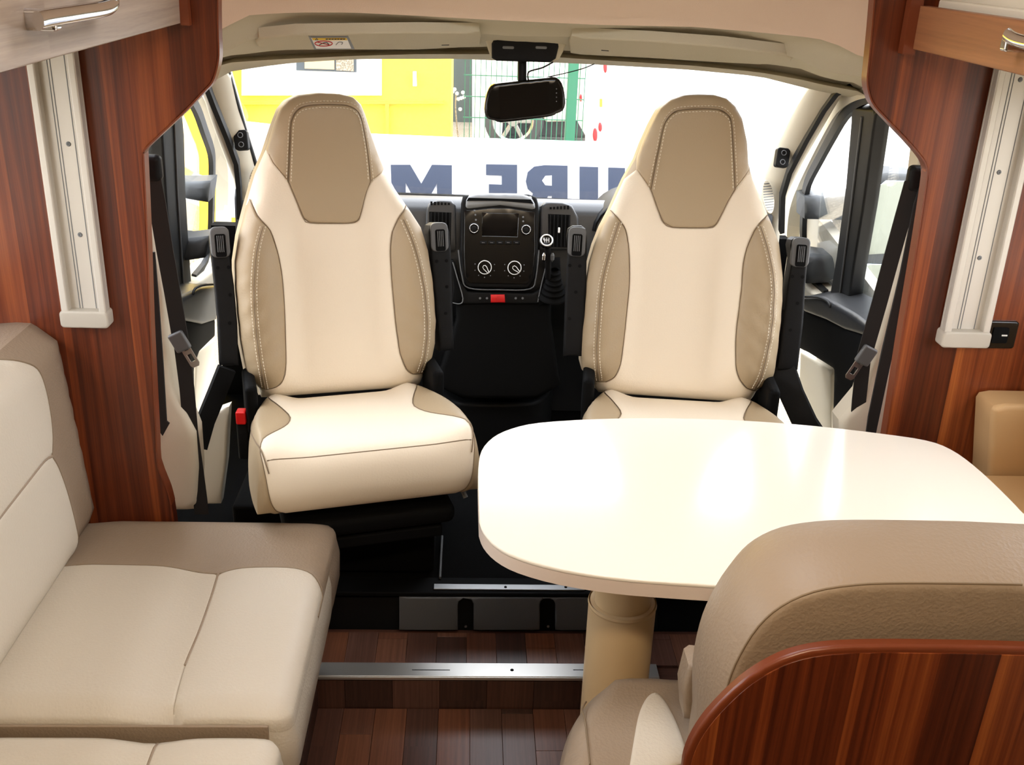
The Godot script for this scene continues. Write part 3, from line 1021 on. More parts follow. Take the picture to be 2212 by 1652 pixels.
func build_dashboard():
	var f := frame(Vector3(0, 0.85, -3.02), Vector3(1, 0, 0), Vector3(0, 0.97, -0.24))     # the leaning fascia
	var d := thing("dashboard", "dark grey cab dashboard with black centre console, radio, vents and dials", "dashboard", Vector3(0, 0.2, -3.2))
	# main body across the cab: profile in (z, y)
	var prof := [[-3.66, 0.86], [-3.45, 0.90], [-3.25, 0.95], [-3.14, 0.975], [-3.09, 0.965], [-3.07, 0.94], [-3.055, 0.85], [-3.03, 0.74], [-3.03, 0.66], [-3.12, 0.60], [-3.24, 0.46], [-3.28, 0.20]]
	var b := MB.new()
	var rows := []
	for k in 41:
		var u := lerpf(-1.0, 1.0, k / 40.0)
		var x := u * 0.84
		var line := PackedVector3Array()
		for q in prof:
			var side := -smoothstep(0.6, 1.0, absf(u)) * 0.12
			line.append(Vector3(x, q[1], maxf(q[0] + side, lerpf(-3.60, -3.26, u * u))))
		rows.append(line)
	b.grid(rows)
	part("body", b, M.dash, d)
	# footwell wall under the dash
	piece("bulkhead", Vector3(0, 0.45, -3.42), Vector3(1.94, 0.7, 0.05), 0.0, M.matt_black, d)
	var tower := trace(f, [985, 640, 985, 690, 940, 830, 1000, 860, 1160, 860, 1210, 830, 1190, 690, 1190, 640])
	panel("lower_console", tower, f.translated_local(Vector3(0, 0, 0.02)), 0.2, M.matt_black, d, {"r": 0.015, "cell": 0.04})
	# switch panel under the console and the console surround
	panel("switch_panel", trace(f, [978, 560, 990, 600, 1010, 628, 1150, 632, 1170, 620, 1184, 560, 1200, 560, 1196, 655, 972, 655, 965, 560]), f.translated_local(Vector3(0, 0, 0.03)), 0.06, M.black_plastic, d, {"r": 0.006, "cell": 0.02})
	var surround := [996, 440, 1000, 424, 1020, 420, 1140, 420, 1158, 426, 1162, 445, 1160, 560, 1155, 600, 1140, 622, 1010, 620, 998, 600, 994, 540]
	panel("console_surround", trace(f, surround), f.translated_local(Vector3(0, 0, 0.035)), 0.1, M.black_plastic, d, {"r": 0.008, "cell": 0.02})
	var ff := f.translated_local(Vector3(0, 0, 0.039))
	panel("console_face", trace(ff, [1003, 455, 1060, 449, 1100, 449, 1155, 458, 1156, 545, 1150, 600, 1138, 614, 1014, 612, 1004, 598, 1002, 540]), ff, 0.02, M.gloss_black, d, {"r": 0.003, "cell": 0.02})
	cord("console_trim", trace3(ff, smooth_line([990, 540, 998, 596, 1012, 622, 1080, 626, 1145, 624, 1158, 598, 1164, 540], 4)), 0.0022, M.grey_plastic, d)
	# hump with slot on top of the console
	var hp := f.translated_local(Vector3(0, 0, 0.03))
	panel("top_cover", trace(hp, [1004, 452, 1006, 432, 1014, 420, 1040, 417, 1120, 418, 1148, 424, 1156, 440, 1157, 454, 1080, 444]), hp.translated_local(Vector3(0, 0, 0.012)), 0.1, M.cover_glare, d, {"r": 0.012, "cell": 0.015})
	panel("top_slot", trace(hp, [1008, 434, 1012, 427, 1146, 431, 1152, 440, 1080, 434]), hp.translated_local(Vector3(0, 0, 0.0135)), 0.006, M.matt_black, d)
	# touch screen radio
	var sf := ff.translated_local(Vector3(0, 0, 0.004))
	panel("screen", trace(sf, [1041, 459, 1121, 461, 1119, 512, 1041, 510]), sf, 0.006, M.screen, d, {"r": 0.002, "cell": 0.02})
	cord("screen_edge", trace3(sf, [1041, 510, 1118, 512, 1120, 470], 0.001), 0.0009, M.print_grey, d)
	for q in [[1024, 493], [1136, 496]]:
		var p := on_frame(sf, q[0], q[1])
		b = MB.new()
		disc(b, sf, p.x, p.y, 0.016, 0.012)
		var kn := part("radio_knob", b, M.black_plastic, d)
		b = MB.new()
		hoop(b, sf, p.x, p.y, 0.0125, 0.0012, 0.0125)
		part("knob_ring", b, M.chrome, kn)
		b = MB.new()
		disc(b, sf, p.x, p.y, 0.007, 0.014)
		part("knob_cap", b, M.black_plastic, kn)
	for q in [[1025, 455], [1027, 464], [1028, 475], [1130, 469], [1130, 478]]:
		var p := on_frame(sf, q[0], q[1])
		b = MB.new()
		disc(b, sf, p.x, p.y, 0.0028, 0.002)
		part("button_mark", b, M.print_grey, d)
	for k in 5:
		var p := on_frame(sf, 1044 + k * 18, 524)
		piece("button", sf * Vector3(p.x, p.y, 0.0), Vector3(0.02, 0.009, 0.004), 0.0015, M.black_plastic, d, sf.basis)
		piece("button_print", sf * Vector3(p.x, p.y, 0.0022), Vector3(0.009, 0.0016, 0.0006), 0.0, M.print_grey, d, sf.basis)
	# heater dials
	for q in [[1047, 577, -0.95], [1111, 578, -0.7]]:
		var p := on_frame(sf, q[0], q[1])
		b = MB.new()
		disc(b, sf, p.x, p.y, 0.021, 0.014)
		var dial := part("heater_dial", b, M.gloss_black, d)
		b = MB.new()
		hoop(b, sf, p.x, p.y, 0.0195, 0.0014, 0.0145)
		part("dial_ring", b, M.print_white, dial)
		# pointer outline
		var ln := PackedVector3Array()
		var ax := Vector2(cos(q[2]), sin(q[2]))
		var nx := Vector2(-ax.y, ax.x)
		for k in [[0.018, 0.0022], [0.002, 0.0055], [-0.004, 0.0045], [-0.0062, 0.0], [-0.004, -0.0045], [0.002, -0.0055], [0.018, -0.0022]]:
			var w: Vector2 = p + ax * float(k[0]) + nx * float(k[1])
			ln.append(sf * Vector3(w.x, w.y, 0.0155))
		cord("dial_pointer", ln, 0.0011, M.print_white, dial)
		for k in 7:
			var a := -PI * 0.5 + (k - 3) * 0.62
			b = MB.new()
			disc(b, sf, p.x + cos(a) * 0.03, p.y + sin(a) * 0.03, 0.0017, 0.001)
			part("dial_mark", b, M.print_grey, d)
	# hazard switch and row of small symbols
	var wf := f.translated_local(Vector3(0, 0, 0.034))
	panel("hazard_switch", trace(wf, [1060, 636, 1090, 636, 1091, 653, 1060, 653]), wf.translated_local(Vector3(0, 0, 0.008)), 0.012, M.red, d, {"r": 0.003, "cell": 0.01}, "red hazard warning switch")
	var hz := wf.translated_local(Vector3(0, 0, 0.0092))
	cord("hazard_triangle", trace3(hz, [1075, 640, 1070, 648, 1080, 648, 1075, 640]), 0.0006, M.print_red, d)
	for q in [1037, 1052, 1114, 1129]:
		var p := on_frame(wf, q, 644)
		b = MB.new()
		disc(b, wf, p.x, p.y, 0.0035, 0.002)
		part("switch_symbol", b, M.print_grey, d)
	# air vents either side
	for s in [0, 1]:
		var px := [918, 540, 920, 458, 926, 440, 945, 432, 975, 433, 984, 444, 985, 540] if s == 0 else [1166, 540, 1168, 446, 1180, 436, 1215, 437, 1236, 444, 1250, 470, 1252, 540]
		var vf := f.translated_local(Vector3(0, 0, 0.03))
		panel("vent_housing", trace(vf, px), vf, 0.08, M.dash, d, {"r": 0.008, "cell": 0.02})
		var v2 := vf.translated_local(Vector3(0, 0, 0.001))
		var x0: float = [927, 1184][s]
		panel("vent_mouth", trace(v2, [x0, 457 + s * 5, x0 + 48, 459 + s * 5, x0 + 46, 535, x0 + 1, 533]), v2, 0.004, M.matt_black, d)
		for k in 6:
			var a := on_frame(v2, x0 + 4 + k * 8.2, 459 + s * 5)
			var c := on_frame(v2, x0 + 4 + k * 8.0, 533)
			var m := (a + c) / 2
			piece("vent_slat", v2 * Vector3(m.x, m.y, 0.003), Vector3(0.0026, a.distance_to(c), 0.006), 0.0008, M.black_plastic, d, v2.basis)
		var y0: float = [439, 448][s]
		for k in 6:
			var p := on_frame(v2, (932 + k * 7.5) if s == 0 else (1227 - k * 7.5), y0 + k * 0.3)
			piece("defrost_slot", v2 * Vector3(p.x, p.y, 0.0003), Vector3(0.006, 0.011 - k * 0.001, 0.002), 0.0, M.matt_black, d, v2.basis)
		if s == 1:
			var p := on_frame(v2, 1207, 497)
			piece("vent_tab", v2 * Vector3(p.x, p.y, 0.008), Vector3(0.006, 0.016, 0.006), 0.002, M.print_white, d, v2.basis)
	# cup holder tray low in the middle
	var tr := d
	var tf := yframe(0.36)
	var tray := trace(tf, smooth_line([948, 800, 950, 826, 962, 850, 990, 868, 1070, 872, 1150, 868, 1180, 852, 1194, 826, 1194, 800], 3))
	panel("cup_tray", tray, tf, 0.16, M.black_plastic, tr, {"r": 0.012, "cell": 0.03})
	for q in [[1004, 822], [1126, 820]]:
		var p := on_frame(tf, q[0], q[1])
		b = MB.new()
		hoop(b, tf, p.x, p.y, 0.038, 0.003, 0.001)
		part("cup_well", b, M.grey_plastic, tr)
	b = MB.new()
	var pl := on_frame(tf, 1020, 834)
	disc(b, tf, pl.x, pl.y, 0.008, 0.02)
	part("tray_plug", b, M.print_grey, tr)
	# gear lever
	var g := on_z(1188, 640, -2.94)
	var gl := thing("gear_lever", "gear lever with round white-ringed shift pattern on a black gaiter", "gear lever", g)
	var top := on_z(1181, 519, -2.88)
	b = MB.new()
	tube(b, PackedVector3Array([on_z(1184, 600, -2.93), on_z(1184, 560, -2.90), on_z(1182, 530, -2.885)]), 0.009, 10)
	part("stick", b, M.black_plastic, gl)
	var kf := frame(top, Vector3(1, 0, 0), Vector3(0, 0.8, -0.6))
	b = MB.new()
	lathe(b, [Vector2(0.008, -0.03), Vector2(0.02, -0.015), Vector2(0.021, -0.004), Vector2(0.018, 0.0), Vector2(0, 0.002)], kf, 24)
	var knob := part("knob", b, M.gloss_black, gl)
	b = MB.new()
	hoop(b, kf, 0, 0, 0.0165, 0.0022, 0.001)
	part("knob_ring", b, M.print_white, knob)
	for k in 3:
		piece("gate_line", kf * Vector3((k - 1) * 0.006, 0.0, 0.002), Vector3(0.0015, 0.014, 0.0012), 0.0, M.print_white, knob, kf.basis)
	piece("gate_line", kf * Vector3(-0.002, 0.0, 0.002), Vector3(0.0155, 0.0014, 0.0012), 0.0, M.print_white, knob, kf.basis)
	piece("gate_line", kf * Vector3(-0.0095, 0.0035, 0.002), Vector3(0.0015, 0.007, 0.0012), 0.0, M.print_white, knob, kf.basis)
	b = MB.new()
	var gp := []
	for k in 25:
		gp.append(Vector2(lerpf(0.046, 0.013, pow(k / 24.0, 0.7)) + 0.0018 * sin(k * 1.6), k * 0.004))
	lathe(b, gp, frame(on_z(1194, 640, -2.96), Vector3(1, 0, 0), Vector3(0, 0.25, -1)), 20)
	part("gaiter", b, M.matt_black, gl)
	for s in [-1, 1]:
		var w := MB.new()
		lathe(w, [Vector2(0.002, -0.016), Vector2(0.006, -0.008), Vector2(0.006, 0.006), Vector2(0.0, 0.016)], frame(on_z(1184 + s * 9, 556, -2.89), Vector3(1, 0, 0.2), Vector3(0.4 * s, -0.2, 1)), 10)
		part("collar_lug", w, M.chrome if s < 0 else M.grey_plastic, gl)
	# console side pockets
	for q in [[974, 566, 984, 566, 1000, 640, 994, 658, 976, 652, 980, 620], [1164, 660, 1182, 560, 1210, 556, 1214, 650]]:
		panel("side_pocket", trace(wf, q), wf, 0.03, M.matt_black, d, {"r": 0.004, "cell": 0.02})
	cord("pocket_rim", trace3(wf, smooth_line([978, 566, 988, 600, 1000, 644, 994, 656, 978, 654], 3), 0.002), 0.0018, M.print_grey, d)
	cord("pocket_rim", trace3(wf, smooth_line([1162, 652, 1166, 630, 1178, 580, 1184, 564], 3), 0.002), 0.0018, M.print_grey, d)
	# steering wheel and instrument hood behind the right seat
	var sw := thing("steering_wheel", "black steering wheel behind the right cab seat", "steering wheel", Vector3(0.44, 0.55, -2.93))
	var cf := frame(Vector3(0.437, 0.80, -2.91), Vector3(1, 0, 0), Vector3(0, 0.86, -0.5))
	b = MB.new()
	hoop(b, cf, 0, 0, 0.195, 0.0165, 0.0, 48)
	part("rim", b, M.dash, sw)
	b = MB.new()
	lathe(b, [Vector2(0.07, -0.05), Vector2(0.075, -0.01), Vector2(0.05, 0.01), Vector2(0, 0.014)], cf, 24)
	part("hub", b, M.black_plastic, sw)
	for a in [PI * 0.0, PI, PI * 1.5]:
		var dir := Vector3(cos(a), sin(a), 0)
		ribbon("spoke", PackedVector3Array([cf * (dir * 0.05), cf * (dir * 0.19)]), 0.04, 0.015, cf.basis.z, M.black_plastic, sw)
	for s in [-1, 1]:
		cord("stalk", PackedVector3Array([cf * Vector3(0.03 * s, 0.01, -0.05), cf * Vector3(0.17 * s, 0.06, -0.04)]), 0.008, M.black_plastic, sw, 8)
	b = MB.new()
	tube(b, PackedVector3Array([cf * Vector3(0, 0, -0.02), cf * Vector3(0, -0.02, -0.12)]), 0.03, 12)
	part("column", b, M.matt_black, sw)
	var ih := MB.new()
	var arch := []
	for k in 15:
		var a := PI * k / 14.0
		var line := PackedVector3Array()
		for z in [-3.3, -3.16, -3.06, -3.05, -3.08]:
			var sc: float = {-3.3: 0.85, -3.16: 1.0, -3.06: 0.98, -3.05: 0.93, -3.08: 0.9}[z]
			line.append(Vector3(0.437 + cos(a) * 0.185 * sc, 0.90 + sin(a) * 0.115 * sc, z))
		arch.append(line)
	ih.grid(arch, true)
	part("instrument_hood", ih, M.black_plastic, d)

# ---------------------------------------------------------------- swivelled cab seats
func build_cab_seats():
	cab_seat({
		"side": "left", "yaw": 15.0, "base": [740, 853, -2.5],
		"outline": [567, 865, 559, 840, 533, 805, 521, 745, 515, 690, 509, 620, 508, 565, 516, 510, 534, 443, 554, 375, 574, 329, 595, 264, 607, 232, 622, 214, 645, 203, 690, 198, 735, 200, 765, 207, 783, 224, 792, 245, 806, 288, 821, 329, 838, 369, 858, 408, 884, 449, 909, 491, 923, 540, 934, 610, 940, 690, 938, 740, 931, 780, 921, 805, 912, 840],
		"insert": [623, 392, 625, 330, 628, 264, 639, 241, 656, 231, 696, 227, 747, 229, 770, 241, 781, 264, 793, 329, 800, 392, 790, 417, 778, 466, 770, 478, 750, 482, 670, 481, 656, 471, 639, 429],
		"band": [577, 322, 595, 264, 607, 232, 622, 214, 645, 203, 690, 198, 735, 200, 765, 207, 783, 224, 792, 245, 806, 288, 821, 329, 836, 364, 800, 392, 793, 329, 781, 264, 770, 241, 747, 229, 696, 227, 656, 231, 639, 241, 628, 264, 625, 330, 623, 392, 611, 378, 590, 352],
		"right_seam": [880, 443, 858, 469, 844, 500, 840, 540, 843, 600, 851, 693, 860, 760, 873, 793, 889, 805, 921, 805],
		"left_seam": [540, 430, 554, 466, 582, 497, 599, 548, 608, 597, 613, 664, 616, 780, 610, 818, 597, 833, 575, 841, 559, 840],
		"left_line": [566, 488, 552, 540, 546, 620, 550, 700, 560, 780, 572, 838], "right_line": [866, 474, 890, 540, 908, 620, 914, 690, 912, 740, 902, 803],
		"bars": [[456, 560, 452, 520, 453, 503, 461, 495, 476, 492, 488, 495, 494, 506, 498, 560, 506, 620, 513, 700, 516, 790, 474, 790, 470, 700, 463, 620], [930, 535, 927, 500, 930, 487, 940, 481, 958, 481, 967, 487, 971, 500, 975, 540, 978, 640, 982, 756, 952, 760, 944, 680, 936, 600]],
		"caps": [[475, 523], [949, 512]],
		"label": "cream and beige leather cab seat turned to face the lounge, beside the sofa", "buckle": [522, 899]})
	cab_seat({
		"side": "right", "yaw": -6.0, "base": [1460, 864, -2.5],
		"outline": [1293, 853, 1285, 846, 1278, 825, 1261, 806, 1255, 783, 1255, 730, 1262, 668, 1266, 610, 1272, 570, 1283, 530, 1299, 491, 1319, 454, 1351, 385, 1376, 341, 1390, 304, 1408, 264, 1425, 233, 1450, 213, 1480, 203, 1507, 201, 1544, 202, 1572, 210, 1592, 227, 1607, 255, 1618, 306, 1622, 352, 1631, 386, 1648, 425, 1669, 483, 1683, 525, 1690, 600, 1689, 650, 1686, 691, 1678, 764, 1670, 815, 1640, 847, 1623, 876],
		"insert": [1406, 409, 1422, 326, 1433, 272, 1447, 250, 1464, 240, 1507, 237, 1550, 238, 1570, 250, 1578, 267, 1583, 341, 1587, 409, 1572, 434, 1555, 469, 1544, 487, 1527, 492, 1453, 491, 1433, 480, 1422, 454, 1410, 420],
		"band": [1376, 366, 1378, 338, 1390, 304, 1408, 264, 1425, 233, 1450, 213, 1480, 203, 1507, 201, 1544, 202, 1572, 210, 1592, 227, 1607, 255, 1618, 306, 1621, 366, 1587, 409, 1583, 341, 1578, 267, 1570, 250, 1550, 238, 1507, 237, 1464, 240, 1447, 250, 1433, 272, 1422, 326, 1406, 409],
		"left_seam": [1319, 454, 1339, 477, 1351, 497, 1358, 540, 1359, 612, 1348, 723, 1340, 783, 1327, 812, 1308, 823, 1278, 825],
		"right_seam": [1660, 464, 1640, 480, 1624, 500, 1609, 534, 1601, 568, 1597, 625, 1586, 717, 1585, 783, 1592, 812, 1610, 835, 1640, 847],
		"left_line": [1336, 480, 1316, 540, 1299, 610, 1292, 680, 1288, 760, 1294, 820], "right_line": [1638, 488, 1652, 540, 1664, 610, 1660, 700, 1644, 780, 1626, 838],
		"bars": [[1226, 540, 1223, 510, 1226, 494, 1236, 488, 1256, 488, 1265, 495, 1268, 512, 1266, 640, 1258, 770, 1216, 770, 1219, 680, 1222, 600], [1712, 560, 1708, 530, 1711, 518, 1720, 512, 1738, 513, 1747, 520, 1749, 536, 1742, 600, 1736, 700, 1724, 800, 1680, 800, 1690, 720, 1702, 620]],
		"caps": [[1246, 522], [1729, 545]],
		"label": "cream and beige leather cab seat turned to face the lounge, behind the white table", "buckle": []})

func cab_seat(k: Dictionary):
	var o := on_z(k.base[0], k.base[1], k.base[2])
	var yaw := deg_to_rad(k.yaw)
	var fwd := Vector3(sin(yaw), 0, cos(yaw))
	var side := Vector3(cos(yaw), 0, -sin(yaw))
	var rec := deg_to_rad(13.0)
	var f := Transform3D(Basis(side, Vector3.UP * cos(rec) - fwd * sin(rec), fwd * cos(rec) + Vector3.UP * sin(rec)), o)
	var t := thing("cab_seat", k.label, "seat", Vector3(o.x, 0.2, o.z), "swivelled cab seats")
	var outline := trace(f, k.outline)
	var mid := 0.0
	for q in outline:
		mid += q.x / outline.size()
	# the whole back is one bowed surface: side bolsters stand forward, edges roll back
	var warp := func(l: Vector3) -> Vector3:
		var u := absf(l.x - mid)
		var h := clampf(l.y / 0.82, 0.0, 1.0)
		var wing := smoothstep(0.09, 0.19, u) * smoothstep(0.0, 0.12, h) * (1.0 - smoothstep(0.45, 0.72, h)) * 0.045
		var d := edge_dist(Vector2(l.x, l.y), outline)
		if not Geometry2D.is_point_in_polygon(Vector2(l.x, l.y), outline):
			d = 0.0
		var e := clampf(1.0 - d / 0.045, 0.0, 1.0)
		var roll := 0.045 * (1.0 - sqrt(maxf(0.0, 1.0 - e * e)))
		var rip := smoothstep(0.12, 0.17, u) * smoothstep(0.03, 0.1, h) * (1.0 - smoothstep(0.3, 0.5, h)) * 0.0022 * sin((u * 0.8 + l.y) * 105.0)
		var head := smoothstep(0.6, 0.95, h) * 0.02
		return l + Vector3(0, 0, wing - roll + head + rip)
	var lo := f.translated_local(Vector3(0, 0, -0.045))
	panel("back_shell", outline, lo, 0.07, M.band, t, {"skirt": [[0.006, 0.02], [0.004, 0.05], [-0.02, 0.085]], "warp": warp, "cell": 0.025})
	var o1 := {"r": 0.006, "drop": 0.005, "cell": 0.017, "warp": warp, "crown": 0.004, "open": true}
	panel("headrest_insert", trace(f, k.insert), f.translated_local(Vector3(0, 0, 0.006)), 0.03, M.tan_seat, t, o1, "darker beige headrest insert")
	panel("headrest_band", trace(f, k.band), f, 0.03, M.band, t, o1)
	# outline split along the seams
	var n: int = k.outline.size()
	var ls: Array = k.left_seam
	var rs: Array = k.right_seam
	var lw := side_part(k.outline, ls, true)
	var rw := side_part(k.outline, rs, false)
	panel("bolster", trace(f, lw), f.translated_local(Vector3(0, 0, 0.004)), 0.03, M.tan_seat, t, o1, "beige side bolster")
	panel("bolster", trace(f, rw), f.translated_local(Vector3(0, 0, 0.004)), 0.03, M.tan_seat, t, o1, "beige side bolster")
	# cream middle: up the left seam, round the head band's foot and the insert, down the right seam
	var c := [k.outline[0], k.outline[1]]
	for i in range(ls.size() - 2, -1, -2):
		c.append_array([ls[i], ls[i + 1]])
	var up_left := between(k.outline, ls[0], ls[1], k.band[0], k.band[1], true)
	for i in range(0, up_left.size(), 2):
		if up_left[i + 1] > k.band[1]:
			c.append_array([up_left[i], up_left[i + 1]])
	c.append_array([k.band[0], k.band[1]])
	var band: Array = k.band
	var ins: Array = k.insert
	if k.side == "left":
		c.append_array([590, 352, 611, 378])
	c.append_array([ins[0], ins[1]])
	for i in range(ins.size() - 2, 20, -2):
		c.append_array([ins[i], ins[i + 1]])
	c.append_array([ins[20], ins[21]])
	var top_right: Array = [836, 364] if k.side == "left" else [1621, 366]
	c.append_array(top_right)
	c.append_array(between(k.outline, top_right[0], top_right[1], rs[0], rs[1], false))
	for i in range(0, rs.size(), 2):
		c.append_array([rs[i], rs[i + 1]])
	c.append_array([k.outline[n - 2], k.outline[n - 1]])
	panel("back_panel", trace(f, c), f.translated_local(Vector3(0, 0, 0.001)), 0.03, M.cream_seat, t, o1, "cream leather back panel")
	# seams and stitching
	var lift := func(px: Array, up: float) -> PackedVector3Array:
		var r := PackedVector3Array()
		for q in trace(f, smooth_line(px, 4)):
			var l: Vector3 = warp.call(Vector3(q.x, q.y, up))
			r.append(f * l)
		return r
	cord("seam", lift.call(ls.slice(0, ls.size() - 2), 0.0015), 0.001, M.seam, t)
	cord("seam", lift.call(rs, 0.0015), 0.001, M.seam, t)
	cord("seam", lift.call(ins.slice(20) + ins.slice(0, 2), 0.003), 0.001, M.seam, t)
	var arch: Array = ins.slice(0, 22)
	cord("seam", lift.call(arch, 0.004), 0.0011, M.seam, t)
	for px in [k.left_line, k.right_line]:
		cord("seam", lift.call(px, 0.0085), 0.0014, M.seam, t)
		for dx in [-6, 6]:
			var b := MB.new()
			var p2: Array = px.duplicate()
			for i in range(0, p2.size(), 2):
				p2[i] += dx
			stitches(b, lift.call(p2, 0.0085))
			part("stitching", b, M.thread, t)
	var b := MB.new()
	var grow := []
	var cx := 0.0
	for i in range(0, arch.size(), 2):
		cx += arch[i] / (arch.size() / 2.0)
	for i in range(0, arch.size(), 2):
		grow.append_array([cx + (arch[i] - cx) * 1.06, arch[i + 1] - 7 * (1.0 - clampf((arch[i + 1] - 230.0) / 60.0, 0, 1))])
	stitches(b, lift.call(grow, 0.006))
	part("stitching", b, M.thread, t)
	b = MB.new()
	var shrink := []
	for i in range(0, arch.size(), 2):
		shrink.append_array([cx + (arch[i] - cx) * 0.94, arch[i + 1] + 7 * (1.0 - clampf((arch[i + 1] - 230.0) / 60.0, 0, 1))])
	stitches(b, lift.call(shrink, 0.0095))
	part("stitching", b, M.thread, t)
	# cushion
	cushion(t, o, side, fwd, k)
	# armrests folded up beside the back
	for i in 2:
		var af := f.translated_local(Vector3(0, 0, 0.02))
		var arm := panel("armrest", trace(af, k.bars[i]), af, 0.06, M.black_plastic, t, {"r": 0.008, "cell": 0.02}, "black folded-up armrest")
		var p := on_frame(af, k.caps[i][0], k.caps[i][1])
		panel("grip", moved(round_rect(0.046, 0.075, 0.014), p), af.translated_local(Vector3(0, 0, 0.006)), 0.012, M.grey_plastic, arm, {"r": 0.004, "cell": 0.01})
		panel("recess", moved(round_rect(0.026, 0.056, 0.005), p + Vector2(0.001, -0.008)), af.translated_local(Vector3(0, 0, 0.0075)), 0.002, M.matt_black, arm)
		for j in 4:
			piece("rib", af * Vector3(p.x - 0.006 + j * 0.0045, p.y - 0.004, 0.009), Vector3(0.0022, 0.04, 0.004), 0.0008, M.grey_plastic, arm, af.basis)
		for q in [[-0.013, -0.062], [0.013, -0.062], [0.008, -0.13], [-0.002, -0.2]]:
			b = MB.new()
			disc(b, af, p.x + q[0] + (0.012 if k.side == "left" else -0.006) * (-q[1] * 4.0), p.y + q[1], 0.0045, 0.0008, 0.1, 12)
			part("bolt_hole", b, M.matt_black, arm)
	# base, swivel plate, side covers
	var under := o + fwd * 0.26
	var pe := on_y(936, 1265, 0.2).x if k.side == "left" else on_y(1290, 1265, 0.2).x + 0.5
	piece("plinth", Vector3(pe - 0.25, 0.295, -2.44), Vector3(0.5, 0.19, 0.36), 0.01, M.matt_black, t)
	piece("swivel_plate", Vector3(under.x, 0.40, under.z), Vector3(0.34, 0.03, 0.32), 0.006, M.matt_black, t, Basis(side, Vector3.UP, fwd))
	piece("seat_pan", Vector3(under.x, 0.445, under.z), Vector3(0.40, 0.05, 0.34), 0.02, M.matt_black, t, Basis(side, Vector3.UP, fwd))
	for s in [-1, 1]:
		var hinge: Vector3 = o + side * 0.235 * s + Vector3(0, 0.02, 0)
		piece("hinge_cover", hinge + fwd * 0.03, Vector3(0.03, 0.13, 0.14), 0.012, M.matt_black, t, Basis(side, Vector3.UP, fwd))
	var lever := under + side * 0.21 + fwd * 0.1
	cord("lever", PackedVector3Array([lever + Vector3(0, -0.04, 0), lever + Vector3(0.02, -0.10, 0.02), lever + Vector3(0.03, -0.12, 0.03)]), 0.006, M.print_grey, t, 8)
	if not k.buckle.is_empty():
		var bp := on_z(k.buckle[0], k.buckle[1], -2.36)
		piece("buckle", bp, Vector3(0.024, 0.034, 0.03), 0.004, M.red, t, Basis(), "red seat belt buckle button")
		piece("buckle_stalk", bp + Vector3(0.0, -0.06, -0.012), Vector3(0.03, 0.12, 0.03), 0.006, M.black_plastic, t)
		# black bar that slants from the back hinge to the floor
		ribbon("side_bar", PackedVector3Array([on_z(490, 795, -2.42), on_z(468, 850, -2.40), on_z(444, 908, -2.37), on_z(428, 965, -2.35)]), 0.042, 0.03, Vector3(0.3, 0, 1), M.matt_black, t)
	else:
		ribbon("side_bar", PackedVector3Array([on_z(1690, 790, -2.5), on_z(1710, 850, -2.46), on_z(1740, 915, -2.42), on_z(1770, 960, -2.4)]), 0.06, 0.03, Vector3(-0.3, 0, 1), M.black_plastic, t)

func nearest(px: Array, x: float, y: float) -> int:
	var best := 0
	var bd := 1e9
	for i in range(0, px.size(), 2):
		var d := Vector2(px[i] - x, px[i + 1] - y).length_squared()
		if d < bd:
			bd = d
			best = i
	return best
func between(px: Array, x0: float, y0: float, x1: float, y1: float, _left: bool) -> Array:
	var a := nearest(px, x0, y0)
	var c := nearest(px, x1, y1)
	var r := []
	for i in range(a, c + 1, 2):
		if Vector2(px[i] - x0, px[i + 1] - y0).length() > 6 and Vector2(px[i] - x1, px[i + 1] - y1).length() > 6:
			r.append_array([px[i], px[i + 1]])
	return r
func side_part(px: Array, seam: Array, left: bool) -> Array:
	var n := seam.size()
	var r := seam.duplicate()
	# outline runs up the left side and down the right side
	if left:
		r.append_array(between(px, seam[n - 2], seam[n - 1], seam[0], seam[1], true))
	else:
		var o := between(px, seam[0], seam[1], seam[n - 2], seam[n - 1], false)
		for i in range(o.size() - 2, -1, -2):
			r.append_array([o[i], o[i + 1]])
	return r

